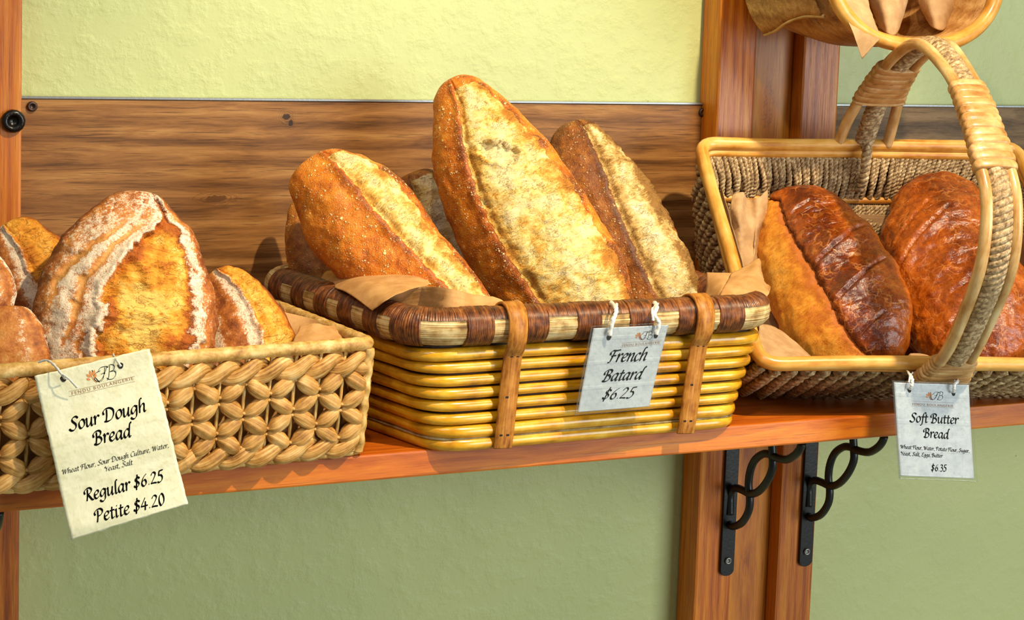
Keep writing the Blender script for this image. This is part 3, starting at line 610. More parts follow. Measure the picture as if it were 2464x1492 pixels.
# ---------------------------------------------------------------- middle basket, yellow cane
RIMC = [(-.145, -.045, .117), (-.095, -.345, .117), (.288, -.345, .117), (.298, -.055, .117)]
BASC = [(-.135, -.085, ZS), (-.066, -.343, ZS), (.262, -.3335, ZS), (.262, -.085, ZS)]
def mid_outline(z, r=.034, off=0.0):
    k = (z-ZS)/(.105-ZS); c = []
    for b, q in zip(BASC, RIMC): c.append(np.array([b[0]+(q[0]-b[0])*k, b[1]+(q[1]-b[1])*k, z]))
    c = c if not off else [p+nrm([*(sum(c)/4-p)[:2], 0])*off*1.35 for p in c]
    return rq(c, r, 6)
def middle_basket():
    t = empty('cane_basket', (.09, -.21, ZS), 'yellow cane basket with a dark-wrapped straw rim, in the middle of the shelf', 'basket')
    for k in range(8):
        z = ZS+.0064+.0125*k; P = arclen(mid_outline(z, .03), 160, True)
        for p in P: q = noise.noise_vector(Vector(p*9)+Vector((k*3.1, 0, 0))); p += np.array([q[0]*.0016, q[1]*.0016, q[2]*.0011 if k else 0])
        mb = MB(); tube(mb, P, [(.0058+.0007*noise.noise(Vector((k*2.0, i*.05, 0))))*(1.12 if k in (7, 1, 0) else .96) for i in range(160)], 12, True); mb.build('cane_rod', CANE, t)
    mb = MB(); lo = mid_outline(ZS+.002, .03, .004); hi = mid_outline(.11, .03, .004); n = len(lo)
    mb.add(list(lo)+list(hi), [(i, (i+1) % n, n+(i+1) % n, n+i) for i in range(n)]+[tuple(range(n))[::-1]]); o = mb.build('rod_gap_shade', GAP_SHADE, t, False); solid(o, .001)  # added sheet behind the rods, coloured dark as the shade in their gaps
    # thin straw strip above the lowest rod
    mb = MB(); tube(mb, arclen(mid_outline(ZS+.0122, .03, -.003), 200, True), .0016, 6, True, rf=lambda i, a, L: 1+.3*noise.noise(Vector((L*60, a, 0)))); mb.build('straw_strip', STRAW, t)
    rim = arclen(rq(RIMC, .042, 10), 720, True); RR = .0168
    L = np.r_[0, np.cumsum(np.linalg.norm(np.diff(np.vstack([rim, rim[:1]]), axis=0), axis=1))]; per = L[-1]; T, Nn, B = frames(rim, True, (0, 0, 1))
    mb = MB(); tube(mb, rim, RR, 44, True, (0, 0, 1), rf=lambda i, a, l: 1+.06*abs(math.sin(a*15+2.5*noise.noise(Vector((l*9, a, 0)))))**.6-.03+.035*noise.noise(Vector((l*70, a*9, 3.)))); mb.build('rim_bundle', STRAW, t)
    ctr = np.array([.09, -.2, .117])
    def at_x(px): # nearest rim sample on the front side to a photo column
        best = min(range(len(rim)), key=lambda i: (0 if rim[i][1] < -.29 else 9)+abs((RW.T @ (rim[i]-CAM))[0]/(RW.T @ (rim[i]-CAM))[2]*F+PX-px)); return L[best]
    fb = [(1108, 1174), (1252, 1305), (1372, 1431), (1494, 1553), (1612, 1663), (1712, 1769), (1821, 1868)]
    bands = [(at_x(a), at_x(b)) for a, b in fb]
    lc = at_x(968), at_x(1021)
    bands.append(lc)
    s = lc[0]-.043
    while s > .02: bands.append((s, s+.026)); s -= .0495
    s = bands[6][1]+.03
    while s < per-.03: bands.append((s, s+.03)); s += .055
    bands.sort()
    def arc(l0, l1, a0, a1, r, name, seg):
        m = max(6, int((l1-l0)/.00042)); ls = np.linspace(l0, l1, m); V = []; tc = []
        full = a1-a0 > 6.2; na = seg
        idx = np.interp(ls, L[:-1], np.arange(len(rim)))
        for q, l in zip(idx, ls):
            i = int(q) % len(rim); u = q-int(q); j = (i+1) % len(rim); c = rim[i]*(1-u)+rim[j]*u; nn = nrm(Nn[i]*(1-u)+Nn[j]*u); bb = nrm(B[i]*(1-u)+B[j]*u)
            if bb.dot(c-ctr) < 0: bb = -bb
            for k in range(na):
                a = a0+(a1-a0)*k/(na if full else na-1); cord = abs(math.sin(PI*l/.00185+.25*a))
                e = min(1, min(l-l0, l1-l)/.0009+.15); rr = r-.0012*(1-cord**.5)-.0018*(1-e)+.0003*noise.noise(Vector((l*300, a*2, 0)))
                V.append(c+nn*(math.cos(a)*rr)+bb*(math.sin(a)*rr)); tc.append((l, a/6.283, 0))
        Fc = [(i*na+k, i*na+(k+1) % na, (i+1)*na+(k+1) % na, (i+1)*na+k) for i in range(m-1) for k in range(na if full else na-1)]
        mb = MB(); mb.add(V, Fc, tc); o = mb.build(name, WRAP, t); return o
    for a, b in bands: arc(a, b, 0, 2*PI, RR+.0022, 'wrap_band', 28)
    gaps = [(bands[i][1], bands[i+1][0]) for i in range(len(bands)-1)]
    for a, b in gaps:
        if b-a > .004: arc(a-.0005, b+.0005, -1.9, 1.08, RR+.0016, 'rim_top_wrap', 24)
    # two flat straps with stitch holes
    for px0 in (1243, 1692):
        x = U(px0, 800, -.363)[0]
        prof = [(-.329, .1305), (-.338, .1358), (-.347, .1378), (-.357, .1350), (-.3645, .1275), (-.3672, .117), (-.3665, .106), (-.3635, .097), (-.3585, .088), (-.3555, .06), (-.3530, .03), (-.3508, .008), (-.3490, ZS+.0015)]
        cx = lambda z: x+(.117-z)*(-.035 if px0 < 1400 else -.06)
        Q = catmull([(cx(z), y, z) for y, z in prof], 60); V = []; tc = []; mb = MB(); T_, N_, B_ = frames(Q, False, (1, 0, 0))
        for i in range(60):
            for (u, h) in ((-.0098, 0), (-.0092, .0016), (.0092, .0016), (.0098, 0), (.0092, -.0016), (-.0092, -.0016)):
                V.append(Q[i]+N_[i]*u+B_[i]*h); tc.append((i*.004, u*60, 0))
        mb.add(V, [(i*6+k, i*6+(k+1) % 6, (i+1)*6+(k+1) % 6, (i+1)*6+k) for i in range(59) for k in range(6)]+[tuple(range(6))[::-1], tuple(range(354, 360))], tc)
        st = mb.build('strap', STRAP, t)
        side = -1 if B_[35][1] > 0 else 1
        for zz, us in ((.088, (-.002, .0045)), (.0475, (-.002,)), (.0135, (-.004, .003))):
            i = min(range(60), key=lambda k: abs(Q[k][2]-zz)+(9 if k < 28 else 0))
            for u in us:
                p = Q[i]+N_[i]*u+B_[i]*side*.00165; hb = MB(); hb.add([p+N_[i]*a*.0016+T_[i]*b*.001 for a, b in ((-1, -1), (1, -1), (1, 1), (-1, 1))], [(0, 1, 2, 3)]); hb.build('stitch_hole', STITCH, st, False)
    # kraft paper: lining, folded front corner, standing pieces
    f = U; mb = MB()
    G = [[(*p[:2], z) for p in arclen(mid_outline(.06, .03, .022), 22, True)[[*range(22), 0]]] for z in (.004, .05, .098)]
    sheet(mb, np.array(G), 90, 10, .0012, 2)
    nL = nrm([-.3, -.05, 0]); pL = np.array([-.095, -.345, .117]); g = lambda x, y, d: UP(x, y, pL+nL*d, nL)
    sheet(mb, [[g(772, 672, -.012), g(800, 690, .005), g(838, 706, .018), g(895, 747, .024)], [g(788, 652, -.026), g(840, 668, -.008), g(880, 686, .008), g(908, 738, .022)], [g(860, 646, -.046), g(910, 662, -.022), g(925, 684, -.003), g(930, 722, .018)], [g(944, 644, -.066), g(985, 662, -.045), g(985, 684, -.02), g(966, 704, .0)], [g(1000, 663, -.072), g(1030, 675, -.058), g(1030, 686, -.042), g(1010, 690, -.028)]], 40, 30, .0006, 4)
    sheet(mb, [[g(895, 752, .0), g(900, 745, .0), g(912, 735, .002)], [g(950, 752, -.008), g(955, 728, -.006), g(962, 704, -.002)], [g(1010, 756, -.030), g(1012, 715, -.030), g(1015, 690, -.030)], [f(1075, 760, -.34), f(1080, 722, -.338), f(1085, 695, -.337)], [f(1140, 762, -.338), f(1143, 735, -.334), f(1146, 711, -.322)], [f(1190, 762, -.337), f(1192, 740, -.335), f(1195, 717, -.325)], [f(1245, 762, -.336), f(1242, 752, -.336), f(1236, 741, -.334)]], 60, 16, .0011, 9)
    sheet(mb, [[f(1690, 735, -.27), f(1698, 700, -.262), f(1700, 655, -.255)], [f(1725, 735, -.30), f(1732, 695, -.29), f(1752, 657, -.27)], [f(1728, 733, -.30), f(1745, 695, -.29), f(1762, 657, -.268)]], 22, 16, .0008, 6)
    sheet(mb, [[f(1722, 732, -.33), f(1738, 698, -.315), f(1762, 656, -.268)], [f(1765, 728, -.334), f(1778, 690, -.318), f(1798, 638, -.262)], [f(1806, 722, -.334), f(1815, 688, -.318), f(1828, 622, -.256)], [f(1842, 716, -.328), f(1846, 702, -.318), f(1834, 668, -.27)], [f(1846, 714, -.326), f(1853, 690, -.306), f(1846, 686, -.29)]], 34, 24, .0014, 7, 60)
    o = mb.build('paper_liner', KRAFT); solid(o, .0003); tag(o, 'brown kraft paper in the cane basket, folded over its rim at the front left', 'paper')
middle_basket()
# ---------------------------------------------------------------- right basket, seagrass cord with a hooped handle
WB = .40
def handled_basket():
    t = empty('handled_basket', RB(.2, .17, -.11), 'seagrass-cord basket with rattan rim and hooped handle, tipped towards the front at the right', 'basket')
    rim = [RB(0, 0, 0), RB(WB, 0, 0), RB(WB-.004, RD+.008, 0), RB(-.004, RD+.004, 0)]
    base = [RB(.012, .050, -.113), RB(WB-.012, .050, -.113), RB(WB-.012, .276, -.113), RB(.010, .276, -.113)]
    lerp = lambda k, r=.02, out=0.0: rq([a*(1-k)+b*k+nrm((a+b)-sum(rim+base)/4)*out for a, b in zip(rim, base)], r, 6)
    def wob(P, k, amt=.0022):
        for p in P: q = noise.noise_vector(Vector(p*7)+Vector((k, 0, 0))); p += np.array(q)*amt
        return P
    mb = MB(); tube(mb, wob(arclen(lerp(0, .022), 260, True), 1), .0076, 14, True); mb.build('rim_rod', RATTAN, t)
    mb = MB(); tube(mb, wob(arclen(lerp(.085, .022), 260, True), 5), .0058, 10, True, None, None); mb.build('rim_rod', RATTAN, t)
    mb = MB(); tube(mb, arclen(lerp(.54, .02), 200, True), .0045, 10, True); mb.build('lower_rod', RATTAN, t)
    # cord wall: cords run down inside and outside an added dark sheet standing for shade in the gaps
    ci, n = arclen(lerp(.14, .02), 160, True), 160
    rows = [arclen(lerp(k, .02), n, True) for k in (.06, .5, 1.0)]
    mb = MB(); V = [p for r in rows for p in r]; Fc = [(r*n+i, r*n+(i+1) % n, (r+1)*n+(i+1) % n, (r+1)*n+i) for r in range(2) for i in range(n)]+[tuple(2*n+i for i in range(n))[::-1]]
    mb.add(V, Fc); o = mb.build('cord_gap_shade', GAP_SHADE, t); solid(o, .0012)
    tot = 232; A0, A1, A2 = [arclen(lerp(k, .02), tot*4, True) for k in (.15, .57, .98)]; cen = sum(rim)/4
    for nm, side, spans in (('inner_cords', 1, ((0, .115, .51), (1, .58, .97))), ('outer_cords', -1, ((0, .13, .985),))):
        mb = MB()
        for key, k0, k1 in spans:
            E = [arclen(lerp(k, .02), tot*4, True) for k in (k0, (k0+k1)/2, k1)]
            for i in range(0, tot, 1 if side > 0 else 3):
                sl = (-10 if side > 0 else 6)+random.uniform(-3.5, 3.5); a = E[0][(i*4) % (tot*4)]; b = E[1][int(i*4-sl*.5) % (tot*4)]; c = E[2][int(i*4-sl) % (tot*4)]
                inn = cen-(a+c)/2; inn = inn-RN*inn.dot(RN); inn = nrm(inn)*side
                P = catmull([a+inn*.002, b+inn*(.0062+random.uniform(0, .0015)), c+inn*.002], 8)
                rope(mb, P, .0016 if side > 0 else .0036, .0021 if side > 0 else .0042, .0095 if side > 0 else .02, 2, 5, per=6, phase=random.uniform(0, 6))
        mb.build(nm, ROPE, t)
    # handle
    hp = [(.000, -.048), (-.010, -.016), (-.021, .035), (-.024, .0862), (-.0161, .1661), (.0198, .2183), (.0666, .2358), (.1488, .2450), (.2163, .2369), (.2726, .2145), (.3136, .1577), (.3355, .0938), (.3390, .0477), (.3375, .014), (.336, .002)]
    H = arclen(catmull(hp, 300), 240); Lh = np.linalg.norm(np.diff(H, axis=0), axis=1).sum(); u = np.linspace(0, 1, 240)
    sep = .0158+.017*np.exp(-(u/.07)**2)+.013*np.exp(-((1-u)/.13)**2)-.0035*np.exp(-((u-.56)/.1)**2)
    for sgn in (-1, 1):
        mb = MB(); tube(mb, wob(np.array([RB(WB/2+sgn*sp, b, c) for sp, (b, c) in zip(sep, H)]), 3+sgn, .003), .0064, 12); mb.build('handle_rod', RATTAN_L, t)
    mb = MB(); Q = np.array([RB(WB/2, b, c) for b, c in H]); rope(mb, Q, .0054, .0044, .021, 3, 8, per=14, up=RW_, flat=(1.5, .8)); mb.build('handle_braid', ROPE, t)
    mb = MB(); Q2 = np.array([RB(WB/2-.002, RD-.008-.022*k-.006*math.sin(k*PI), .012-.052*k) for k in np.linspace(0, 1, 20)]); rope(mb, Q2, .0032, .0035, .013, 2, 6); mb.build('tie_cord', ROPE, t)
    def wrap(u0, u1, pitch, th=.0092, extra=.0078):
        i0, i1 = int(u0*239), int(u1*239); Pw = arclen(Q[i0:i1+1], int((i1-i0+1)/239*Lh/.0007), False); uu = np.linspace(u0, u1, len(Pw)); mb = MB()
        sp = np.interp(uu, u, sep)+extra
        V = []; tc = []; T_, N_, B_ = frames(Pw, False, RW_); k = 36; l = 0
        for i in range(len(Pw)):
            l = (uu[i]-u0)*Lh; ph = l/pitch; rid = abs(math.sin(PI*ph))**.28; tw = int(ph)
            sc = .86+.14*rid+.012*math.sin(tw*7.3)
            for q in range(k):
                a = 2*PI*q/k; c_, s_ = math.cos(a), math.sin(a); e = .62
                V.append(Pw[i]+N_[i]*(math.copysign(abs(c_)**e, c_)*sp[i]*sc)+B_[i]*(math.copysign(abs(s_)**e, s_)*th*(sc-.06*(1-rid))+.0005*math.sin(tw*3.7))); tc.append((a*.1, l*6+tw*3.1, 0))
        mb.add(V, [(i*k+q, i*k+(q+1) % k, (i+1)*k+(q+1) % k, (i+1)*k+q) for i in range(len(Pw)-1) for q in range(k)]+[tuple(range(k))[::-1], tuple((len(Pw)-1)*k+q for q in range(k))], tc)
        mb.build('handle_wrap', PEEL, t)
    def uat(b, c): return float(u[np.argmin((H[:, 0]-b)**2+(H[:, 1]-c)**2)])
    wrap(uat(-.012, -.012), uat(-.021, .030), .0052)
    wrap(uat(.055, .2345), uat(.172, .2435), .0098, .0098)
    wrap(uat(.322, .134), uat(.3385, .066), .0098)
    # kraft paper lining
    mb = MB(); f = lambda x, y, c: UP(x, y, RB(0, 0, c), RN)
    G = [[RB(a, b, -.108+.0015*math.sin(a*40)) for b in (.06, .12, .18, .23, .268)] for a in (.02, .1, .2, .3, .38)]
    sheet(mb, G, 30, 30, .001, 3)
    sheet(mb, [[RB(a, .290+.4*(c+.07)-.003*math.sin(a*30), c) for c in (-.108, -.09, -.069+.003*math.sin(a*25))] for a in np.linspace(.02, .38, 7)], 60, 12, .0012, 5)
    sheet(mb, [[RB(.022, b+.3*(c+.1)*(b/.27), c) for c in (-.108, -.07, -.03)] for b in np.linspace(.07, .27, 6)], 40, 12, .0015, 6)
    sheet(mb, [[RB(.375, b+.3*(c+.1)*(b/.27), c) for c in (-.108, -.06, -.022+.006*math.sin(b*50))] for b in np.linspace(.07, .27, 7)], 40, 12, .0015, 6)
    # crumpled piece at the upper left
    sheet(mb, [[f(1770, 640, -.06), f(1764, 560, -.04), f(1758, 500, -.025), f(1763, 470, -.022)], [f(1790, 650, -.06), f(1782, 575, -.04), f(1780, 520, -.02), f(1787, 463, -.02)], [f(1805, 640, -.055), f(1812, 590, -.05), f(1806, 528, -.035), f(1800, 478, -.04)], [f(1818, 630, -.06), f(1818, 575, -.045), f(1826, 525, -.035), f(1822, 478, -.03)], [f(1830, 600, -.07), f(1832, 560, -.06), f(1846, 520, -.045), f(1848, 455, -.03)]], 40, 40, .0014, 8, 60)
    # front left corner and front edge
    sheet(mb, [[f(1826, 780, -.03), f(1828, 830, -.012), f(1838, 872, -.008)], [f(1860, 786, -.045), f(1868, 835, -.02), f(1880, 872, -.008)], [f(1905, 815, -.05), f(1925, 850, -.025), f(1935, 875, -.008)], [f(1955, 860, -.04), f(1968, 870, -.02), f(1980, 878, -.010)]], 30, 20, .0008, 9)
    sheet(mb, [[f(2165, 872, -.03), f(2190, 850, -.04)], [f(2210, 876, -.02), f(2225, 852, -.03)], [f(2260, 878, -.02), f(2262, 868, -.025)]], 16, 10, .0008, 2)
    o = mb.build('paper_liner', KRAFT_L); solid(o, .0003); tag(o, 'pale brown kraft paper lining the handled basket, crumpled at its upper left', 'paper')
handled_basket()
# ---------------------------------------------------------------- basket at the top edge
def upper_basket():
    t = empty('split_wood_basket', (.54, -.12, .39), 'split-wood basket with an oval mouth on the pine post, at the top edge', 'basket')
    C0 = U(2205, -85, -.228); n_ax = nrm([.05, -1, .10]); rx = nrm(np.cross(n_ax, (0, 0, 1))); rx = rx if rx[0] > 0 else -rx; rz = np.cross(rx, n_ax); rz = rz if rz[2] > 0 else -rz
    A_, B_ = .118, .088
    ring = lambda k, d, dz=0: np.array([C0+rx*(A_*k*math.copysign(abs(math.cos(a))**.85, math.cos(a)))+rz*(B_*k*math.copysign(abs(math.sin(a))**.85, math.sin(a))+dz)-n_ax*d for a in np.linspace(0, 2*PI, 96, endpoint=False)])
    rings = [ring(1, 0), ring(1.03, .05, .002), ring(1.0, .11, .004), ring(.92, .160, .010), ring(.66, .178, .012), ring(.05, .182, .012)]
    mb = MB(); V = [p for r in rings for p in r]; n = 96
    mb.add(V, [(r*n+i, r*n+(i+1) % n, (r+1)*n+(i+1) % n, (r+1)*n+i) for r in range(5) for i in range(n)], V); o = mb.build('bowl', BARK, t); solid(o, .004, 1)
    mb = MB(); tube(mb, ring(1.02, 0), .0085, 12, True, rf=lambda i, a, l: 1+.08*noise.noise(Vector((l*20, 0, 0)))); mb.build('rim', RATTAN, t)
    mb = MB(); r2 = ring(1.055, .055, .006); r3 = ring(1.05, .085, .010); nn = len(r2)
    mb.add(list(r2)+list(r3), [(i, (i+1) % nn, nn+(i+1) % nn, nn+i) for i in range(nn)], list(r2)+list(r3)); o = mb.build('band', BARK, t); solid(o, .002)
    sl = lambda a, d: C0+rx*((A_*1.0+.006)*math.copysign(abs(math.cos(a))**.85, math.cos(a))*(1.03 if d < .1 else 1.0))+rz*((B_+.006)*math.copysign(abs(math.sin(a))**.85, math.sin(a)))-n_ax*d
    mb = MB(); aa = np.linspace(.72*PI, 1.21*PI, 16); sheet(mb, [[sl(a-.10*math.sin(d*28), d) for d in (.028, .06, .095, .13, .155)] for a in aa], 40, 24, .0004, 2); mb.tc = list(mb.v); o = mb.build('outer_slab', BARK, t); solid(o, .003)
    mb = MB(); tube(mb, catmull([sl(aa[-1]-.10*math.sin(d*28)+.012, d) for d in (.026, .06, .095, .13, .157)], 40), .0024, 8); mb.build('slab_edge', RATTAN_L, t)
    mb = MB(); f = U
    sheet(mb, [[f(1985, -40, -.20), f(2015, 10, -.236), f(2045, 60, -.246), f(2074, 142, -.248)], [f(2030, -40, -.19), f(2050, 10, -.232), f(2070, 60, -.246), f(2082, 134, -.248)], [f(2070, -40, -.18), f(2080, 10, -.222), f(2098, 60, -.244), f(2098, 114, -.248)], [f(2085, -40, -.17), f(2092, 15, -.215), f(2112, 70, -.243), f(2121, 90, -.247)]], 30, 30, .0008, 4)
    for a in ((2090, 2140, 2188, 84), (2206, 2255, 2306, 72)):
        sheet(mb, [[f(a[0]-8, -60, -.12), f(a[0]+2, 0, -.155), f(a[0]+22, a[3]-25, -.16)], [f(a[1]-25, -60, -.15), f(a[1]-20, 0, -.18), f(a[1]-8, a[3]-5, -.185)], [f(a[1]+15, -60, -.15), f(a[1]+18, 0, -.18), f(a[1]+15, a[3], -.185)], [f(a[2], -60, -.12), f(a[2]-2, 0, -.155), f(a[2]-18, a[3]-30, -.16)]], 26, 20, .001, a[3], 60)
    o = mb.build('paper_liner', KRAFT_L); solid(o, .0003); tag(o, 'brown paper hanging out of the split-wood basket at the top of the photo', 'paper')
upper_basket()
# ---------------------------------------------------------------- lettering: broad-nib italic drawn stroke by stroke
GL = {
'a': (.47, [[(.36,.38),(.24,.45),(.09,.33),(.05,.14),(.12,.01),(.24,.08),(.36,.30)], [(.38,.44),(.34,.20),(.34,.05),(.39,0),(.46,.06)]]),
'b': (.44, [[(.16,.75),(.10,.68),(.08,.3),(.09,.05)], [(.09,.05),(.2,0),(.34,.12),(.36,.3),(.28,.44),(.16,.38),(.09,.26)]]),
'c': (.36, [[(.31,.38),(.21,.45),(.08,.34),(.05,.16),(.12,0),(.22,.01),(.33,.1)]]),
'd': (.48, [[(.36,.38),(.24,.45),(.09,.33),(.05,.14),(.12,.01),(.24,.08),(.36,.30)], [(.50,.74),(.43,.74),(.38,.5),(.34,.1),(.39,0),(.46,.06)]]),
'e': (.38, [[(.06,.2),(.2,.23),(.31,.33),(.28,.44),(.18,.44),(.07,.32),(.05,.14),(.13,.01),(.24,.02),(.34,.1)]]),
'f': (.29, [[(.40,.70),(.31,.75),(.20,.62),(.15,.3),(.12,-.02),(.06,-.2),(-.04,-.22)], [(.04,.42),(.31,.43)]]),
'g': (.46, [[(.36,.38),(.24,.45),(.09,.33),(.05,.16),(.12,.05),(.24,.12),(.36,.32)], [(.38,.44),(.36,.1),(.33,-.12),(.21,-.24),(.07,-.22),(.02,-.14)]]),
'h': (.47, [[(.22,.75),(.13,.73),(.09,.5),(.08,.2),(.07,0)], [(.08,.2),(.2,.4),(.30,.45),(.35,.36),(.33,.1),(.38,0),(.45,.05)]]),
'i': (.24, [[(.02,.38),(.09,.45),(.09,.2),(.10,.04),(.15,0),(.22,.06)], [(.13,.60),(.155,.64)]]),
'l': (.24, [[(.22,.75),(.13,.72),(.10,.4),(.10,.06),(.15,0),(.23,.05)]]),
'n': (.47, [[(.02,.38),(.08,.45),(.09,.2),(.08,0)], [(.09,.2),(.2,.4),(.3,.45),(.35,.36),(.33,.1),(.38,0),(.45,.05)]]),
'o': (.42, [[(.22,.45),(.09,.36),(.05,.2),(.10,.03),(.2,0),(.33,.1),(.37,.25),(.32,.42),(.22,.45)]]),
'r': (.34, [[(.02,.38),(.08,.45),(.09,.2),(.08,0)], [(.09,.2),(.17,.38),(.25,.45),(.33,.40)]]),
's': (.32, [[(.29,.40),(.19,.45),(.09,.38),(.11,.28),(.22,.2),(.25,.1),(.17,0),(.06,.01),(.01,.07)]]),
't': (.30, [[(.15,.62),(.12,.3),(.12,.06),(.17,0),(.28,.06)], [(.02,.43),(.28,.45)]]),
'u': (.47, [[(.02,.38),(.08,.45),(.08,.25),(.08,.06),(.15,0),(.26,.1),(.34,.28)], [(.37,.45),(.34,.2),(.34,.04),(.39,0),(.46,.06)]]),
'B': (.54, [[(.17,.62),(.16,.3),(.11,0)], [(.0,.40),(-.03,.54),(.1,.67),(.30,.70),(.42,.60),(.36,.44),(.19,.37)], [(.19,.37),(.38,.33),(.45,.18),(.35,.03),(.16,-.02),(.02,.03)]]),
'C': (.52, [[(.52,.58),(.42,.68),(.26,.66),(.1,.46),(.06,.22),(.16,.02),(.32,0),(.5,.12)]]),
'D': (.66, [[(.18,.62),(.17,.3),(.12,.02)], [(.0,.40),(-.03,.54),(.1,.67),(.34,.69),(.54,.56),(.57,.32),(.45,.08),(.22,-.01),(.03,.02)]]),
'E': (.48, [[(.46,.60),(.32,.69),(.15,.62),(.14,.46),(.28,.37)], [(.28,.37),(.1,.3),(.06,.12),(.18,0),(.34,.02),(.46,.1)]]),
'F': (.48, [[(.22,.62),(.18,.3),(.13,.02),(.02,-.02)], [(.0,.42),(-.03,.55),(.08,.66),(.3,.65),(.54,.69)], [(.1,.35),(.38,.37)]]),
'P': (.50, [[(.17,.62),(.16,.3),(.11,0)], [(.0,.40),(-.03,.54),(.1,.67),(.32,.70),(.45,.56),(.37,.38),(.19,.31)]]),
'R': (.55, [[(.17,.62),(.16,.3),(.11,0)], [(.0,.40),(-.03,.54),(.1,.67),(.30,.70),(.43,.58),(.36,.42),(.19,.34)], [(.19,.34),(.34,.14),(.44,.01),(.54,.0)]]),
'S': (.48, [[(.48,.60),(.37,.70),(.21,.66),(.15,.54),(.22,.42),(.34,.3),(.36,.14),(.24,0),(.08,0),(-.02,.1)]]),
'W': (.76, [[(.0,.46),(.0,.58),(.09,.67),(.15,.5),(.14,0)], [(.14,0),(.3,.34),(.44,.66)], [(.44,.66),(.43,.3),(.42,0)], [(.42,0),(.62,.34),(.78,.70)]]),
'Y': (.46, [[(.0,.46),(.0,.60),(.09,.67),(.19,.4),(.26,.32)], [(.54,.69),(.38,.5),(.26,.32),(.22,.1),(.20,0)]]),
'$': (.43, [[(.35,.52),(.24,.60),(.1,.54),(.1,.42),(.24,.32),(.31,.2),(.2,.06),(.06,.06),(0,.14)], [(.22,.74),(.16,.3),(.12,-.1)]]),
'0': (.43, [[(.2,.64),(.08,.5),(.05,.25),(.12,.03),(.2,0),(.32,.14),(.35,.38),(.28,.6),(.2,.64)]]),
'2': (.43, [[(.05,.5),(.13,.62),(.24,.64),(.33,.54),(.26,.36),(.12,.16),(.02,.03)], [(.02,.03),(.18,.04),(.37,.02)]]),
'3': (.42, [[(.06,.57),(.16,.65),(.28,.6),(.3,.48),(.15,.37)], [(.15,.37),(.32,.3),(.34,.14),(.22,0),(.05,0)]]),
'4': (.44, [[(.27,.65),(.12,.4),(.0,.2)], [(.0,.2),(.2,.2),(.40,.21)], [(.28,.44),(.26,.2),(.24,-.02)]]),
'5': (.43, [[(.39,.66),(.16,.63)], [(.16,.63),(.11,.38)], [(.11,.38),(.26,.38),(.34,.24),(.28,.06),(.12,-.01),(.02,.03)]]),
'6': (.43, [[(.37,.66),(.2,.52),(.08,.3),(.06,.12),(.16,0),(.3,.06),(.34,.22),(.25,.36),(.1,.26)]]),
'.': (.20, [[(.07,.02),(.09,.05)]]), ',': (.20, [[(.08,.05),(.09,-.03),(.03,-.13)]]), ' ': (.26, []),
}
def stroke(P, n, nib, phi=.75, thin=.30):
    """ribbon whose width follows the pen angle; returns left and right edge points"""
    P = np.array(P, float); Q = catmull(P, n) if len(P) > 2 else np.linspace(P[0], P[-1], max(4, n//3))
    T = np.gradient(Q, axis=0); T /= np.maximum(np.linalg.norm(T, axis=1)[:, None], 1e-9); N_ = np.stack([-T[:, 1], T[:, 0]], 1)
    th = np.arctan2(T[:, 1], T[:, 0]); w = nib*np.sqrt(np.sin(th-phi)**2+(thin*np.cos(th-phi))**2)/2
    Q = np.vstack([Q[0]-T[0]*nib*.18, Q, Q[-1]+T[-1]*nib*.18]); N_ = np.vstack([N_[0], N_, N_[-1]]); w = np.r_[w[0]*.35, w, w[-1]*.35]
    return Q+N_*w[:, None], Q-N_*w[:, None]
def ribbon(mb, L, R, put):
    n = len(L); mb.add([put(p) for p in L]+[put(p) for p in R], [(i, i+1, n+i+1, n+i) for i in range(n-1)])
class Card:
    """a card through three photo corners at given depths; px -> point on its face; (u, v) with v downwards"""
    def __init__(s, tl, tr, br, bl, ys, lift=.0006):
        s.tl, s.tr, s.bl = U(*tl, ys[0]), U(*tr, ys[1]), U(*bl, ys[3]); s.n = nrm(np.cross(s.tr-s.tl, s.bl-s.tl))
        if s.n.dot(CAM-s.tl) < 0: s.n = -s.n
        s.br = UP(*br, s.tl, s.n); s.lift = lift
    curl = staticmethod(lambda u, v: 0.0)
    def at(s, px, py, h=None): return UP(px, py, s.tl, s.n)+s.n*(0 if h is None else h)
    def fit(s, p, extra=0.0):             # drop a point of the card plane onto the curled face
        A = np.stack([s.tr-s.tl, s.bl-s.tl], 1); uv = np.linalg.lstsq(A, p-s.tl, rcond=None)[0]
        return p+s.n*(s.curl(uv[0], uv[1])+s.lift+extra)
    def uv(s, u, v, h=0.0): return s.tl*(1-u)*(1-v)+s.tr*u*(1-v)+s.bl*(1-u)*v+s.br*u*v+s.n*h
    def bend(s, p): return p
INK = M('black printed ink').set('#070608', .95, None, .1)
INK_B = mat_metal('brown printed rule', '#a9805c', .7, 0, 50, .00001)
INK_O = mat_metal('orange printed wheat', '#d98a4a', .7, 0, 50, .00001)
def text(card, s, a, b, parent, size=None, slant=.16, nib=.125, phi=.72, mat=None, name='lettering'):
    """write s from photo point a to photo point b along the baseline; size = px height of the capitals"""
    A, B = card.at(*a), card.at(*b); d = B-A; tot = sum(GL[c][0] for c in s)-.05; k = np.linalg.norm(d)/tot; e = d/np.linalg.norm(d)
    up = nrm(card.tl-card.bl); ph = size/.68*depth(A)/F if size else k; mb = MB(); x = 0
    for c in s:
        adv, sts = GL[c]
        for st in sts:
            L, R = stroke(st, 22 if size is None or size > 18 else 14, nib, phi)
            ribbon(mb, L, R, lambda p: card.fit(A+e*((x+p[0]+p[1]*slant)*k)+up*(p[1]*ph)))
        x += adv
    o = mb.build(name, mat or INK, parent, False); return o
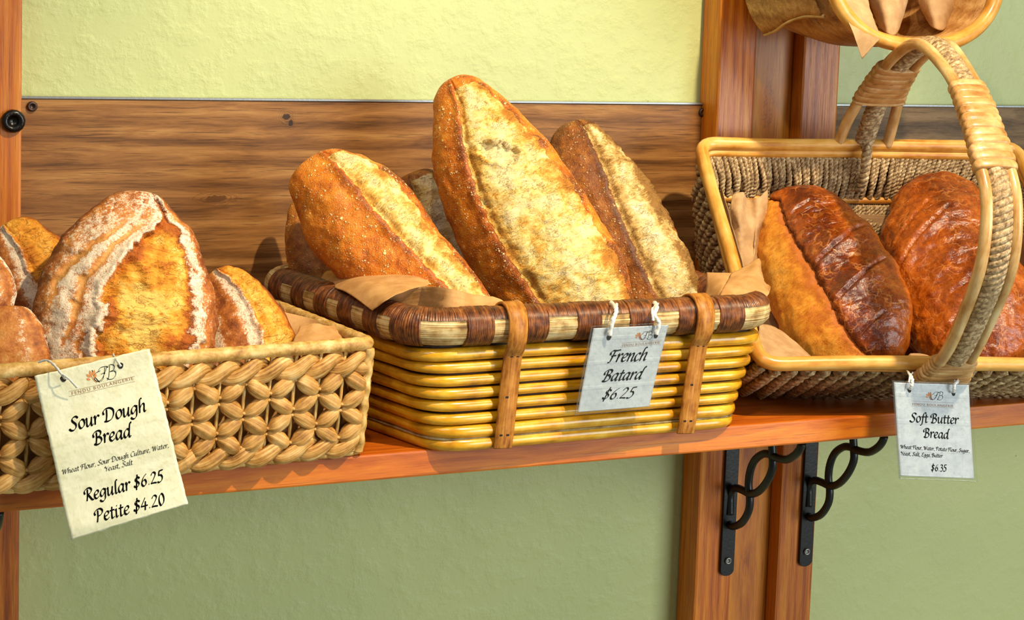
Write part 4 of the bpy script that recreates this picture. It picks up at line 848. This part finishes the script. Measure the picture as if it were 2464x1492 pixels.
def logo(card, c, w, parent, ang, caps, rules):
    """monogram with a wheat ear over a ruled line of small capitals; c = px centre of the monogram, w = px width"""
    k = w; ca, sa = math.cos(ang), math.sin(ang)
    def put(p, h=None): return card.fit(card.at(c[0]+(p[0]*ca+p[1]*sa)*k, c[1]+(p[0]*sa-p[1]*ca)*k))
    mb = MB()
    for st in ([(-.36,.30),(-.33,.05),(-.22,-.16),(-.14,-.28)], [(-.02,.20),(-.26,.12),(-.34,-.10),(-.2,-.24),(0,-.14),(.18,.12),(.3,.34)], [(-.14,.16),(0,.32),(.22,.34),(.34,.28)],
               [(.2,.30),(.12,.05),(.02,-.18),(-.1,-.26)], [(-.02,.04),(.08,.07),(.16,.05)], [(.42,.34),(.34,.05),(.26,-.2),(.18,-.26)], [(.3,.28),(.44,.38),(.6,.30),(.56,.14),(.38,.08)], [(.38,.08),(.58,.06),(.6,-.1),(.46,-.24),(.28,-.24),(.2,-.16)]):
        L, R = stroke(st, 26, .034, .75, .4); ribbon(mb, L, R, put)
    mb.build('monogram', INK, parent, False)
    mb = MB()
    for bx, by, a, l in ((-.42,.02,1.75,.30),(-.46,.0,2.4,.26),(-.36,.04,1.2,.28),(-.5,-.1,2.7,.2),(-.34,-.06,.9,.2)):
        V = [(bx+l*u*math.cos(a)-h*math.sin(a), by+l*u*math.sin(a)+h*math.cos(a)) for u, h in ((0,0),(.3,.05),(.65,.06),(1,0),(.65,-.05),(.3,-.045))]
        mb.add([put(p) for p in V], [tuple(range(6))])
    L, R = stroke([(-.44,.1),(-.38,-.12),(-.26,-.28)], 14, .035); ribbon(mb, L, R, put)
    mb.build('wheat_ear', INK_O, parent, False)
    mb = MB()
    for (a, b) in rules:
        A, B = card.at(*a), card.at(*b); up = nrm(card.tl-card.bl)*.00022; ks = np.linspace(0, 1, 12)
        ribbon(mb, [A*(1-k)+B*k for k in ks], [A*(1-k)+B*k+up for k in ks], card.fit)
    mb.build('rule_lines', INK_B, parent, False)
    (a, b, hh) = caps
    cu = bpy.data.curves.new('caps', 'FONT'); cu.body = 'FENDU BOULANGERIE'; cu.resolution_u = 2; cu.space_character = 1.25
    tmp = bpy.data.objects.new('caps', cu); me = bpy.data.meshes.new_from_object(tmp); xs = [v.co.x for v in me.vertices]; x0, x1 = min(xs), max(xs)
    A, B = card.at(*a), card.at(*b); e = (B-A)/(x1-x0); up = nrm(card.tl-card.bl)*(hh/.72*depth(A)/F)
    mb = MB(); mb.add([card.fit(A+e*(v.co.x-x0)+up*v.co.y) for v in me.vertices], [tuple(p.vertices) for p in me.polygons]); mb.build('small_capitals', INK_B, parent, False)
    bpy.data.objects.remove(tmp); bpy.data.curves.remove(cu); bpy.data.meshes.remove(me)
def card_mesh(mb, card, curl, holes=(), u0=0., u1=1., v0=0., v1=1., h=0.0, nu=40, nv=90, ragged=0.0):
    V = []; tc = []
    for i in range(nu):
        for j in range(nv):
            u = u0+(u1-u0)*i/(nu-1); v = v0+(v1-v0)*j/(nv-1)
            if ragged and (i in (0, nu-1) or j in (0, nv-1)): u += ragged*noise.noise(Vector((j*.35, i*.3, 1.))); v += ragged*noise.noise(Vector((i*.35, j*.3, 7.)))
            V.append(card.uv(u, v, h+curl(u, v))); tc.append((u, v, 0))
    mb.add(V, [(i*nv+j, (i+1)*nv+j, (i+1)*nv+j+1, i*nv+j+1) for i in range(nu-1) for j in range(nv-1)], tc)
def hole(card, px, py, rx, parent):
    mb = MB(); c = card.fit(card.at(px, py), .00005); e = nrm(card.tr-card.tl); up = nrm(card.tl-card.bl); r = rx*depth(c)/F
    mb.add([c+e*r*math.cos(a)*(1+.1*math.sin(3*a))+up*r*math.sin(a)*1.08 for a in np.linspace(0, 2*PI, 20, endpoint=False)], [tuple(range(20))]); mb.build('punched_hole', HOLE, parent, False)
HOLE = mat_metal('dark punched hole', '#1a120d', .9)
def tie(pts, parent, mat, w=.0014, name='twist_tie', seg=6):
    mb = MB(); P = catmull([U(*p) for p in pts], 40)
    tube(mb, P, [w*(.8+.35*noise.noise(Vector((i*.35, w*900, 2.)))) for i in range(40)], seg, False, VF, flat=(.45, 1.15), rf=lambda i, a, L: 1+.12*math.sin(i*1.3+a)); return mb.build(name, mat, parent)
def mat_card(name, c1, c2, c3, rough, coat):
    m = M(name); o = m.obj(); a = m.noise(o, 48, 4, .6); b = m.noise(o, 190, 4, .6); tc = m.attr('tc', True)
    col = m.mix(m.rng(a, .38, .64), c1, c2); col = m.mix(m.math('MULTIPLY', m.rng(b, .52, .7), .5), col, c3)
    fold = m.wave(m.map(tc, (.12, 1, 1), loc=(0, .03, 0)), 1.05, .6, 2, 1.5, 'Y')
    return m.set(col, rough, m.bump(m.math('ADD', m.math('MULTIPLY', b, .3), m.math('ADD', a, m.math('MULTIPLY', m.rng(fold, .9, 1.), .2))), .0016, .5), .5, Coat_Weight=coat, Coat_Roughness=.12)
CREAM = mat_card('worn cream card', '#e9e4c4', '#dfdab6', '#cfc99f', .5, .25)
GREYC = mat_card('pale grey card', '#d5dadc', '#c6ccd0', '#b4bcc2', .4, .4)
SILVER = mat_metal('white foil twist tie', '#eceae4', .35, .25, 500, .0006)
WHITEC = mat_metal('white cord', '#dcd8cc', .6, 0, 700, .0005)
def plastic():
    m = M('clear laminate film'); g = m.n('ShaderNodeBsdfGlossy', {'Roughness': .06, 'Color': (1, 1, 1, 1)}); tr = m.n('ShaderNodeBsdfTransparent', {'Color': (.99, .99, .99, 1)})
    fr = m.n('ShaderNodeFresnel', {'IOR': 1.45}); mx = m.n('ShaderNodeMixShader', {0: m.math('MULTIPLY', fr.outputs[0], .38), 1: tr.outputs[0], 2: g.outputs[0]}); m.t.links.new(mx.outputs[0], m.out.inputs[0]); return m.m
FILM = plastic()
def tags():
    # --- sour dough
    cd = Card((83, 905), (360, 838), (452, 1212), (172, 1300), (-.394, -.394, -.405, -.405))
    t = empty('price_tag', cd.uv(.5, .05), 'creased cream tag reading Sour Dough Bread, tied to the woven leaf basket', 'price tag')
    cd.curl = lambda u, v: -.0014*math.sin(v*PI*3.3)*(1-.3*u)-.003*(max(0, v-.93)/.07)**1.5*(1-u)
    mb = MB(); card_mesh(mb, cd, cd.curl, ragged=.006); o = mb.build('card', CREAM, t); solid(o, .0004)
    cd.lift = .00045
    text(cd, 'Sour Dough', (168, 1037), (350, 989), t, 30); text(cd, 'Bread', (226, 1070), (314, 1050), t, 31)
    text(cd, 'Wheat Flour, Sour Dough Culture, Water,', (150, 1142), (406, 1076), t, 12, nib=.09); text(cd, 'Yeast, Salt', (253, 1135), (319, 1118), t, 12, nib=.09)
    text(cd, 'Regular $6.25', (206, 1207), (393, 1158), t, 29); text(cd, 'Petite $4.20', (230, 1257), (396, 1213), t, 29)
    logo(cd, (245, 903), 56, t, -.20, ((174, 951), (322, 914), 8), (((166, 943), (325, 906)), ((166, 955), (325, 918))))
    hole(cd, 153, 911, 7.5, t); hole(cd, 290, 880, 7, t)
    tie([(92, 872, -.386), (112, 867, -.391), (130, 878, -.398), (147, 899, -.402), (157, 912, -.398)], t, WHITEC, .0012, 'cord'); tie([(150, 900, -.402), (166, 912, -.404), (186, 933, -.402)], t, WHITEC, .0011, 'cord'); tie([(271, 852, -.384), (280, 866, -.396), (291, 882, -.398)], t, WHITEC, .0012, 'cord')
    # --- french batard
    cd = Card((1428, 790), (1608, 782), (1562, 978), (1390, 992), (-.3745, -.3745, -.3625, -.3625))
    t = empty('price_tag', cd.uv(.5, .05), 'laminated grey tag reading French Batard, hung on the cane basket', 'price tag')
    mb = MB(); cd.curl = lambda u, v: -.0006*math.sin(v*3)*(.6+.4*u); card_mesh(mb, cd, cd.curl); o = mb.build('card', GREYC, t); solid(o, .0004)
    mb = MB(); card_mesh(mb, cd, lambda u, v: cd.curl(u, v)+.0011, u0=-.045, u1=1.06, v0=-.035, v1=1.035); o = mb.build('laminate', FILM, t); solid(o, .0001)
    cd.lift = .00045
    text(cd, 'French', (1462, 872), (1552, 867), t, 30, .26, nib=.125); text(cd, 'Batard', (1448, 918), (1541, 912), t, 28, .26, nib=.125); text(cd, '$6.25', (1448, 962), (1521, 957), t, 28, .26, nib=.1)
    logo(cd, (1550, 809), 32, t, -.05, ((1497, 834), (1587, 826), 6), (((1493, 836), (1590, 828)), ((1495, 826), (1592, 818))))
    hole(cd, 1465, 812, 6.5, t); hole(cd, 1578, 808, 6, t)
    tie([(1468, 727, -.352), (1480, 738, -.372), (1482, 752, -.377), (1474, 775, -.38), (1466, 808, -.378)], t, SILVER, .0026); tie([(1484, 730, -.353), (1484, 748, -.375), (1470, 772, -.379)], t, SILVER, .0014)
    tie([(1574, 726, -.352), (1580, 740, -.372), (1575, 757, -.377), (1586, 778, -.38), (1578, 805, -.378)], t, SILVER, .0025); tie([(1586, 730, -.353), (1570, 744, -.374), (1572, 772, -.379)], t, SILVER, .0014)
    # --- soft butter
    cd = Card((2151, 920), (2331, 926), (2344, 1152), (2166, 1145), (-.398, -.398, -.398, -.398))
    t = empty('price_tag', cd.uv(.5, .05), 'laminated grey tag reading Soft Butter Bread, hanging in front of the shelf edge', 'price tag')
    mb = MB(); cd.curl = lambda u, v: -.0006*math.sin(v*3)*(.6+.4*u); card_mesh(mb, cd, cd.curl); o = mb.build('card', GREYC, t); solid(o, .0004)
    mb = MB(); card_mesh(mb, cd, lambda u, v: cd.curl(u, v)+.0011, u0=-.03, u1=1.035, v0=-.02, v1=1.03); o = mb.build('laminate', FILM, t); solid(o, .0001)
    cd.lift = .00045
    text(cd, 'Soft Butter', (2190, 1015), (2305, 1020), t, 22, .12, nib=.125); text(cd, 'Bread', (2223, 1052), (2282, 1056), t, 22, .12, nib=.125)
    text(cd, 'Wheat Flour, Water, Potato Flour, Sugar,', (2167, 1079), (2333, 1089), t, 9, .12, nib=.125); text(cd, 'Yeast, Salt, Eggs, Butter', (2168, 1095), (2268, 1101), t, 9, .12, nib=.125)
    text(cd, '$6.35', (2241, 1133), (2277, 1134), t, 17, .1, nib=.125)
    logo(cd, (2249, 954), 32, t, .03, ((2196, 975), (2294, 980), 6), (((2193, 965), (2295, 970)), ((2193, 977), (2297, 982))))
    hole(cd, 2188, 939, 5.5, t); hole(cd, 2294, 947, 5.5, t)
    tie([(2184, 893, -0.386), (2190, 902, -0.400), (2195, 915, -0.404), (2193, 930, -0.404), (2189, 937, -0.401)], t, SILVER, .0022); tie([(2197, 896, -0.388), (2190, 905, -0.401), (2187, 920, -0.404)], t, SILVER, .0011)
    tie([(2301, 903, -0.381), (2305, 916, -0.400), (2297, 926, -0.404), (2296, 938, -0.404), (2294, 945, -0.401)], t, SILVER, .0021); tie([(2296, 916, -0.400), (2306, 922, -0.402)], t, SILVER, .0015)
tags()
# ---------------------------------------------------------------- camera, lights, view
cam = bpy.data.cameras.new('camera'); co = bpy.data.objects.new('camera', cam); COL.objects.link(co)
cam.sensor_fit = 'HORIZONTAL'; cam.sensor_width = 36; cam.lens = F/IMW*36
cam.shift_x = 0.0; cam.shift_y = (PY-IMH/2)/IMW
cam.clip_start = .05
m4 = Matrix.Identity(4)
for r in range(3):
    m4[r][0], m4[r][1], m4[r][2], m4[r][3] = VR[r], VU[r], -VF[r], CAM[r]
co.matrix_world = m4
bpy.context.scene.camera = co
def spot(name, loc, aim, power, color, size, blend, rad):
    l = bpy.data.lights.new(name, 'SPOT'); o = bpy.data.objects.new(name, l); COL.objects.link(o)
    l.energy = power; l.color = color; l.spot_size = size; l.spot_blend = blend; l.shadow_soft_size = rad
    o.location = loc; o.rotation_euler = (Vector(aim)-Vector(loc)).to_track_quat('-Z', 'Y').to_euler(); return o
def area(name, loc, aim, power, color, sx, sy):
    l = bpy.data.lights.new(name, 'AREA'); o = bpy.data.objects.new(name, l); COL.objects.link(o)
    l.energy = power; l.color = color; l.shape = 'RECTANGLE'; l.size = sx; l.size_y = sy
    o.location = loc; o.rotation_euler = (Vector(aim)-Vector(loc)).to_track_quat('-Z', 'Y').to_euler(); return o
spot('track_spot', (.47, -1.36, 1.64), (.10, -.18, .14), 205, (1.0, .83, .55), math.radians(48), .8, .03)
spot('track_spot', (-.55, -1.45, 1.75), (.35, -.2, .12), 35, (1.0, .84, .6), math.radians(46), .8, .03)
area('window_daylight', (1.9, -3.0, .4), (.15, -.2, -.05), 74, (.87, .96, .96), 1.8, 1.6)
area('window_daylight', (-1.5, -2.0, 1.9), (.4, -.2, .1), 9, (.88, .95, 1.0), .5, .5)
wd = bpy.data.worlds.new('shop'); bpy.context.scene.world = wd; wd.use_nodes = True
wd.node_tree.nodes['Background'].inputs[0].default_value = (.80, .86, .80, 1); wd.node_tree.nodes['Background'].inputs[1].default_value = .22
vs = bpy.context.scene.view_settings
bpy.context.scene.display_settings.display_device = 'sRGB'
vs.view_transform = 'Standard'; vs.look = 'None'; vs.exposure = 0.06; vs.gamma = 1.0; vs.use_curve_mapping = False
cy = bpy.context.scene.cycles
cy.max_bounces = 6; cy.diffuse_bounces = 3; cy.glossy_bounces = 2; cy.transmission_bounces = 2; cy.transparent_max_bounces = 6; cy.caustics_reflective = False; cy.caustics_refractive = False
